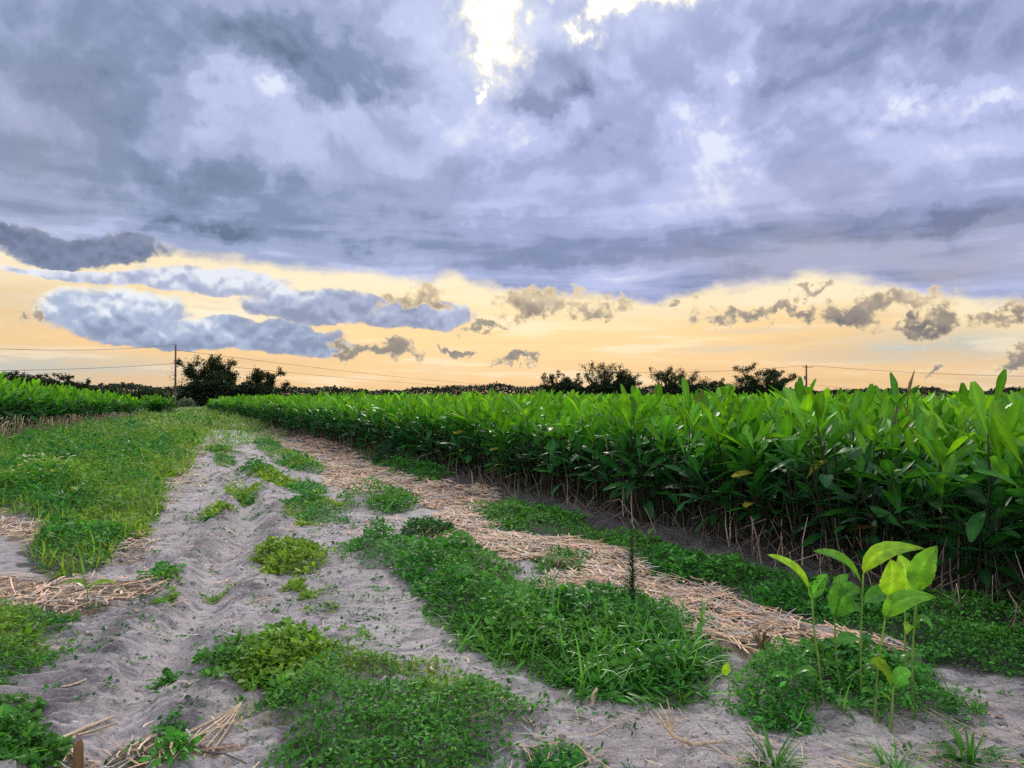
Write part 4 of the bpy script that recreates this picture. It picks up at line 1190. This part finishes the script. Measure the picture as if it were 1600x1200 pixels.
world = bpy.data.worlds.new("World"); sc.world = world; world.use_nodes = True
nt = world.node_tree; nt.nodes.clear(); L = nt.links.new
def sset(s, v):
    if hasattr(v, 'is_output'): L(v, s)
    else: s.default_value = v
def mth(op, a, b=None, c=None, clamp=False):
    n = nt.nodes.new('ShaderNodeMath'); n.operation = op; n.use_clamp = clamp
    for i, v in enumerate((a, b, c)):
        if v is not None: sset(n.inputs[i], v)
    return n.outputs[0]
def vmt(op, a, b=None, sc_=None):
    n = nt.nodes.new('ShaderNodeVectorMath'); n.operation = op
    sset(n.inputs[0], a)
    if b is not None: sset(n.inputs[1], b)
    if sc_ is not None: sset(n.inputs['Scale'], sc_)
    return n.outputs['Value'] if op in ('LENGTH', 'DOT_PRODUCT', 'DISTANCE') else n.outputs[0]
def rng_(v, a, b, c=0., d=1., smooth=True):
    n = nt.nodes.new('ShaderNodeMapRange')
    if smooth: n.interpolation_type = 'SMOOTHSTEP'
    sset(n.inputs['Value'], v)
    for k, q in zip(('From Min', 'From Max', 'To Min', 'To Max'), (a, b, c, d)): sset(n.inputs[k], q)
    return n.outputs[0]
def mixc(f, a, b):
    n = nt.nodes.new('ShaderNodeMix'); n.data_type = 'RGBA'
    sset(n.inputs[0], f)
    for s_, v in ((6, a), (7, b)):
        sset(n.inputs[s_], v if hasattr(v, 'is_output') else (*[float(q) for q in v], 1))
    return n.outputs[2]
def nse(vec, scale, det=6, rough=.55, dist=0., col=False, dim='2D'):
    n = nt.nodes.new('ShaderNodeTexNoise'); n.noise_dimensions = dim; sset(n.inputs['Vector'], vec)
    n.inputs['Scale'].default_value = scale; n.inputs['Detail'].default_value = det; n.inputs['Roughness'].default_value = rough
    n.inputs['Distortion'].default_value = dist
    return n.outputs['Color'] if col else n.outputs['Fac']
tc = nt.nodes.new('ShaderNodeTexCoord')
dirv = tc.outputs['Generated']
sx = nt.nodes.new('ShaderNodeSeparateXYZ'); L(dirv, sx.inputs[0])
U = mth('MULTIPLY', mth('ARCTAN2', sx.outputs[0], sx.outputs[1]), F / 100)
V_ = mth('MULTIPLY', mth('ARCSINE', sx.outputs[2]), F / 100)
cb = nt.nodes.new('ShaderNodeCombineXYZ'); L(U, cb.inputs[0]); L(V_, cb.inputs[1])
UV = cb.outputs[0]
D3 = vmt('SCALE', dirv, sc_=F / 100)
D = vmt('ADD', UV, (31.7, 14.3, 0))
wn = nse(D, .9, 6, .6, col=True)
warp1 = vmt('ADD', UV, vmt('MULTIPLY', vmt('SUBTRACT', wn, (.5, .5, .5)), (.95, .75, 0)))
wn2 = nse(D, 2.6, 5, .62, col=True)
warp2 = vmt('ADD', UV, vmt('MULTIPLY', vmt('SUBTRACT', wn2, (.5, .5, .5)), (1.0, .7, 0)))
def ell(vec, px, py, rx, ry, rot=0):
    u, v = px_dir(px, py)
    return vmt('LENGTH', vmt('MULTIPLY', vmt('SUBTRACT', vec, (u, v, 0)), (100 / rx, 100 / ry, 0)))
def union(vec, lst):
    m = None
    for e in lst:
        l = ell(vec, *e); m = l if m is None else mth('MINIMUM', m, l)
    return m
def softsum(vec, lst, start=0.):
    acc = start
    for *e, amp in lst:
        acc = mth('ADD', acc, rng_(ell(vec, *e), 0., 1., amp, 0.))
    return acc

def vor(vec, scale, det=2., rough=.5):
    n = nt.nodes.new('ShaderNodeTexVoronoi'); n.voronoi_dimensions = '2D'; n.feature = 'SMOOTH_F1'; n.normalize = True
    sset(n.inputs['Vector'], vec); n.inputs['Scale'].default_value = scale; n.inputs['Detail'].default_value = det
    n.inputs['Roughness'].default_value = rough; n.inputs['Smoothness'].default_value = .35
    return n.outputs['Distance']
# clear strip above the horizon
cr = nt.nodes.new('ShaderNodeValToRGB'); cr.color_ramp.interpolation = 'EASE'
els = cr.color_ramp.elements
stops = [(0.0, (236,200,152)), (.03, (244,203,152)), (.09, (249,209,150)), (.14, (251,217,160)), (.19, (252,230,188)), (.26, (254,238,204)), (.6, (225,232,245))]
while len(els) < len(stops): els.new(.5)
for e, (p, c) in zip(els, stops): e.position = p; e.color = (*lin(*c), 1)
L(mth('DIVIDE', V_, 10.), cr.inputs[0])
gapc = cr.outputs[0]
strk = nse(vmt('MULTIPLY', D, (.5, 5., 0)), .8, 6, .6)
side = softsum(UV, [(40,578,360,42,.95), (20,470,130,70,.35), (1500,537,280,40,.85), (1330,555,160,18,.55), (1130,545,130,12,.5), (1600,590,140,22,.3), (690,570,60,30,.2), (1180,517,120,9,.4)])
gapc = mixc(softsum(UV, [(345,485,150,45,.9), (450,440,260,30,.7), (640,432,120,30,.8), (60,405,120,40,.5), (1280,445,260,45,.7), (1560,470,160,40,.5)]), gapc, lin(255,244,218))
gapc = mixc(mth('MULTIPLY', side, rng_(strk, .3, .6, .5, 1.)), gapc, lin(186,198,198))
gapc = mixc(mth('MULTIPLY', rng_(strk, .5, .68), .6), gapc, lin(255,236,204))
gapc = mixc(mth('MULTIPLY', rng_(strk, .47, .3), .5), gapc, lin(226,190,148))
sky = nt.nodes.new('ShaderNodeTexSky'); sky.sky_type = 'NISHITA'; sky.sun_disc = False
sky.sun_elevation = SUN_EL; sky.sun_rotation = SUN_AZ; sky.altitude = 30; sky.dust_density = 3.
gapc = mixc(.06, gapc, vmt('SCALE', sky.outputs[0], sc_=.1))

# cloud deck
dw = vmt('ADD', D, vmt('MULTIPLY', vmt('SUBTRACT', wn, (.5, .5, .5)), (.8, .7, 0)))
n1 = nse(D, .42, 8, .56, .35)
v1 = vor(vmt('MULTIPLY', dw, (.75, 1.15, 0)), .55, 2., .5)
v1s = vor(vmt('MULTIPLY', vmt('ADD', dw, (0, .30, 0)), (.75, 1.15, 0)), .55, 2., .5)
n1s = nse(vmt('ADD', D, (0, .42, 0)), .42, 6, .56, .35)
relief = mth('SUBTRACT', n1, n1s)
vrel = mth('SUBTRACT', v1s, v1)
n2 = nse(vmt('MULTIPLY', D, (.7, 4.2, 0)), .55, 6, .55, .2)
swarp = vmt('ADD', UV, vmt('MULTIPLY', vmt('SUBTRACT', wn, (.5, .5, .5)), (1.9, 1.3, 0)))
swarp2 = vmt('ADD', warp2, vmt('MULTIPLY', vmt('SUBTRACT', wn, (.5, .5, .5)), (.9, .7, 0)))
Ld = softsum(swarp, [
 (430,150,200,58,.34), (350,205,190,45,.18), (560,235,270,90,.24), (640,70,120,80,.26), (820,205,130,60,.34), (1105,240,110,130,.24),
 (1010,300,240,70,.20), (1460,172,230,34,.34), (1500,235,260,45,.18), (700,315,260,30,.16), (170,335,80,32,.22), (730,175,100,120,.22), (1130,95,50,60,.32), (960,110,70,50,.2), (380,260,200,30,.12),
 (420,60,300,52,-.30), (600,130,130,44,-.40), (110,130,230,130,-.24), (260,275,380,45,-.26), (880,142,140,26,-.36), (940,225,130,36,-.16), (1300,110,330,36,-.26),
 (1330,35,300,35,-.20), (300,357,130,22,-.26), (520,375,380,30,-.20), (1450,348,170,24,-.26), (1350,332,55,18,-.2), (1360,350,330,60,-.10), (900,400,380,34,-.20), (1280,190,180,40,-.12), (80,320,140,40,-.10), (220,60,360,130,-.16), (500,330,560,70,-.16), (1000,380,500,60,-.12)], .53)
# crisper bright tops where one bank stands in front of another
crisp = union(swarp2, [(455,140,44,17), (1130,225,40,28), (1085,185,34,26), (790,180,60,22), (330,150,60,18), (1570,160,70,10), (1440,150,60,9), (975,215,30,14)])
Ld = mth('ADD', Ld, rng_(crisp, 1.7, .1, 0., .17))
strw = rng_(V_, 3.9, 1.9)
istr = mth('SUBTRACT', 1.0, mth('MULTIPLY', strw, .8))
Ld = mth('ADD', Ld, mth('MULTIPLY', mth('SUBTRACT', n1, .5), .28))
Ld = mth('ADD', Ld, mth('MULTIPLY', relief, mth('MULTIPLY', istr, .95)))
Ld = mth('ADD', Ld, mth('MULTIPLY', vrel, mth('MULTIPLY', istr, .70)))
vf = vor(vmt('ADD', D, vmt('MULTIPLY', vmt('SUBTRACT', wn2, (.5, .5, .5)), (.25, .25, 0))), 1.9, 2., .55)
vfs = vor(vmt('ADD', vmt('ADD', D, (0, .10, 0)), vmt('MULTIPLY', vmt('SUBTRACT', wn2, (.5, .5, .5)), (.25, .25, 0))), 1.9, 2., .55)
puff = mth('SUBTRACT', vfs, vf)
Ld = mth('ADD', Ld, mth('MULTIPLY', puff, mth('MULTIPLY', mth('MULTIPLY', istr, rng_(n1, .42, .62)), .40)))
Ld = mth('ADD', Ld, mth('MULTIPLY', mth('MULTIPLY', mth('SUBTRACT', n2, .5), 1.35), strw))
def ramp(v, st):
    dk = nt.nodes.new('ShaderNodeValToRGB'); dk.color_ramp.interpolation = 'EASE'
    e = dk.color_ramp.elements
    while len(e) < len(st): e.new(.5)
    for q, (p, c) in zip(e, st): q.position = p; q.color = (*lin(*c), 1)
    L(v, dk.inputs[0]); return dk.outputs[0]
deckl = ramp(Ld, [(0., (106,122,152)), (.25, (133,149,180)), (.5, (162,175,208)), (.75, (189,200,235)), (1., (226,234,252))])
deckr = ramp(Ld, [(0., (108,122,160)), (.25, (136,149,186)), (.5, (165,175,215)), (.75, (191,200,240)), (1., (228,234,254))])
deck = mixc(rng_(U, -4., 2.), deckl, deckr)
# beige light leaking into the low right part of the deck
deck = mixc(mth('MULTIPLY', softsum(swarp, [(1300,400,420,70,.6), (1500,430,200,45,.5), (1250,300,250,60,.25), (60,250,120,200,.2)]), .7), deck, lin(188,182,186))
fc = nt.nodes.new('ShaderNodeFloatCurve')
bot = [(-500,400),(0,393),(160,392),(240,393),(300,402),(380,413),(500,428),(600,432),(670,441),(690,432),(715,434),(740,444),(800,458),(900,467),(1050,471),(1105,456),(1200,446),(1290,432),(1340,440),(1400,456),(1480,470),(1600,476),(2000,470)]
crv = fc.mapping.curves[0]
pts = [px_dir(*b) for b in bot]
pts = [((u + 9) / 18, v / 4) for u, v in pts]
while len(crv.points) < len(pts): crv.points.new(.5, .5)
for p_, q in zip(crv.points, pts): p_.location = q
fc.mapping.update()
L(mth('DIVIDE', mth('ADD', U, 9.), 18., clamp=True), fc.inputs['Value'])
Vb = mth('MULTIPLY', fc.outputs[0], 4.)
edge = mth('ADD', mth('SUBTRACT', V_, Vb), mth('MULTIPLY', mth('SUBTRACT', nse(vmt('MULTIPLY', D, (1, 2., 0)), 1.6, 5, .6), .5), .34))
mdeck = rng_(edge, -.07, .16)
rim = rng_(edge, -.55, .0)
gapc = mixc(mth('MULTIPLY', rim, .75), gapc, lin(255,240,204))
c = mixc(mdeck, gapc, deck)

# openings round the hidden sun
glow = softsum(UV, [(775,45,230,210,.8), (920,30,200,110,.5), (1050,0,160,60,.4)])
c = mixc(mth('MULTIPLY', glow, mth('MULTIPLY', mdeck, rng_(mth('ADD', n1, vrel), .35, .65, .2, .85))), c, lin(214,224,252))
nf = nse(D, 3.4, 5, .6)
gap = union(warp2, [(774,26,36,60), (766,88,20,26), (752,140,7,9), (906,50,18,10), (950,4,28,14), (1040,-12,50,12), (875,-20,36,8)])
gap = mth('ADD', gap, mth('MULTIPLY', mth('SUBTRACT', nf, .5), 2.2))
gap = mth('ADD', gap, mth('MULTIPLY', mth('SUBTRACT', vf, .45), .5))
c = mixc(mth('MULTIPLY', rng_(gap, 2.3, .8), mth('MULTIPLY', mdeck, .7)), c, lin(236,238,246))
c = mixc(mth('MULTIPLY', rng_(gap, 1.35, .8), mth('MULTIPLY', mdeck, .85)), c, lin(254,249,234))
gm = mth('MULTIPLY', rng_(gap, 1.0, .45), mdeck)
c = mixc(gm, c, lin(255,252,238) * 1.3)

# heaped clouds in the clear strip: thin edges glow, thick middles go grey, tops catch more light than bases
def cloud(c, vec, lst, dark, mid, light, rimc, e0=1.08, e1=.94, r1=.70, fields=((nf, .5, .3),), vshade=1., rimtop=True):
    m = union(vec, lst)
    for f_, c0, amp in fields: m = mth('ADD', m, mth('MULTIPLY', mth('SUBTRACT', f_, c0), amp))
    a = rng_(m, e0, e1)
    mc = (min(l[1] - l[3] for l in lst), max(l[1] + l[3] for l in lst))
    v1_, v0_ = px_dir(800, mc[0])[1], px_dir(800, mc[1])[1]
    hgt = rng_(V_, v0_, v1_, -.28, .28, False)
    sh = mth('ADD', mth('ADD', mth('MULTIPLY', puff, 1.5 * vshade), mth('MULTIPLY', relief, 1.1)), hgt)
    sh = mth('ADD', sh, .5)
    body = mixc(rng_(sh, .05, .5), dark, mixc(rng_(sh, .45, .9), mid, light))
    b = rng_(m, e0, r1)
    if rimtop: b = mth('MAXIMUM', b, rng_(sh, .86, .42, 0., .95))
    return mixc(a, c, mixc(b, rimc, body))
warp3 = vmt('ADD', UV, vmt('MULTIPLY', vmt('SUBTRACT', wn, (.5, .5, .5)), (.55, .34, 0)))
FA = ((vf, .45, .70), (nf, .5, .35))
c = cloud(c, warp1, [(110,386,100,20), (188,390,44,25), (25,374,50,14), (90,402,36,10)], lin(108,122,150), lin(132,144,172), lin(172,180,200), lin(226,218,208), 1.15, .85, .55, FA, 1.)
c = cloud(c, warp3, [(520,480,112,21), (615,488,104,20), (690,488,40,21), (455,466,52,17), (350,438,92,17), (240,440,90,9), (110,428,70,6)], lin(148,158,186), lin(178,187,214), lin(234,238,248), lin(255,242,212), 1.16, .92, .74, FA, 1.2)
c = cloud(c, warp3, [(180,488,86,32), (145,492,56,22), (225,514,90,22), (300,532,120,14), (405,528,110,20), (350,508,44,14), (450,515,42,15), (490,537,52,15)], lin(142,156,184), lin(174,188,216), lin(238,243,251), lin(255,244,216), 1.16, .92, .74, FA, 1.3)
FR = ((nf, .5, 3.0), (vf, .45, .6))
c = cloud(c, warp2, [(822,478,40,20), (880,472,64,18), (938,486,38,11), (1165,493,62,10), (1225,485,42,9), (1320,492,58,15), (1395,474,58,15), (1430,512,50,12), (1462,495,24,15), (1555,493,38,12), (1605,485,30,12), (655,468,44,12)],
          lin(126,120,122), lin(164,152,140), lin(216,198,170), lin(252,228,180), 1.35, .55, .10, FR, .8, False)
FS = ((nf, .5, 2.4), (vf, .45, .9))
c = cloud(c, warp2, [(600,545,52,12), (555,547,32,8), (622,536,22,11), (758,513,27,9), (812,561,34,8), (712,548,36,6), (1580,572,26,9), (1455,582,16,4), (60,497,13,5), (1270,450,22,6), (1060,470,24,4), (1600,565,30,12)],
          lin(140,132,128), lin(166,156,144), lin(196,184,162), lin(250,226,182), 1.35, .55, .15, FS, .6, False)
# brighter thick overcast overhead and behind, out of the frame
hi = mth('MAXIMUM', rng_(V_, 6.6, 9.5), rng_(sx.outputs[1], .35, -.2))
hib = mixc(rng_(nse(D3, .35, 4, .55, dim='3D'), .3, .7), lin(196,202,224), lin(244,246,255))
hib = vmt('SCALE', hib, sc_=1.45)
c = mixc(mth('MULTIPLY', hi, rng_(V_, .0, 1.2, .55, 1.)), c, hib)
bg = nt.nodes.new('ShaderNodeBackground'); bg.inputs['Strength'].default_value = .1
L(vmt('SCALE', c, sc_=10.), bg.inputs['Color'])
ow = nt.nodes.new('ShaderNodeOutputWorld'); L(bg.outputs[0], ow.inputs[0])
world.cycles.sampling_method = 'MANUAL'; world.cycles.sample_map_resolution = 512

sl = bpy.data.lights.new('sun', 'SUN'); sl.energy = 2.7; sl.angle = math.radians(12); sl.color = (1, .93, .82)
so = bpy.data.objects.new('sun', sl); COL.objects.link(so)
sd = Vector((math.sin(SUN_AZ) * math.cos(SUN_EL), math.cos(SUN_AZ) * math.cos(SUN_EL), math.sin(SUN_EL)))
so.rotation_euler = sd.to_track_quat('Z', 'Y').to_euler(); so.location = (0, 0, 30)

# ------------------------------------------------------------------ camera and render settings
cam = bpy.data.cameras.new('camera'); co = bpy.data.objects.new('camera', cam); COL.objects.link(co)
cam.sensor_width = 36; cam.lens = 36 * F / 1600; cam.clip_start = .05; cam.clip_end = 6000
co.location = (0, 0, CAMH); co.rotation_euler = (PI / 2 + PITCH, 0, 0)
sc.camera = co
sc.view_settings.view_transform = 'Standard'; sc.view_settings.look = 'None'
sc.view_settings.exposure = 0; sc.view_settings.gamma = 1
sc.view_settings.use_curve_mapping = False
cy = sc.cycles
cy.max_bounces = 6; cy.diffuse_bounces = 3; cy.glossy_bounces = 2; cy.transmission_bounces = 4; cy.transparent_max_bounces = 4
cy.use_adaptive_sampling = True; cy.adaptive_threshold = .015; cy.adaptive_min_samples = 12
cy.use_denoising = False
cy.caustics_reflective = False; cy.caustics_refractive = False
cy.sample_clamp_indirect = 6
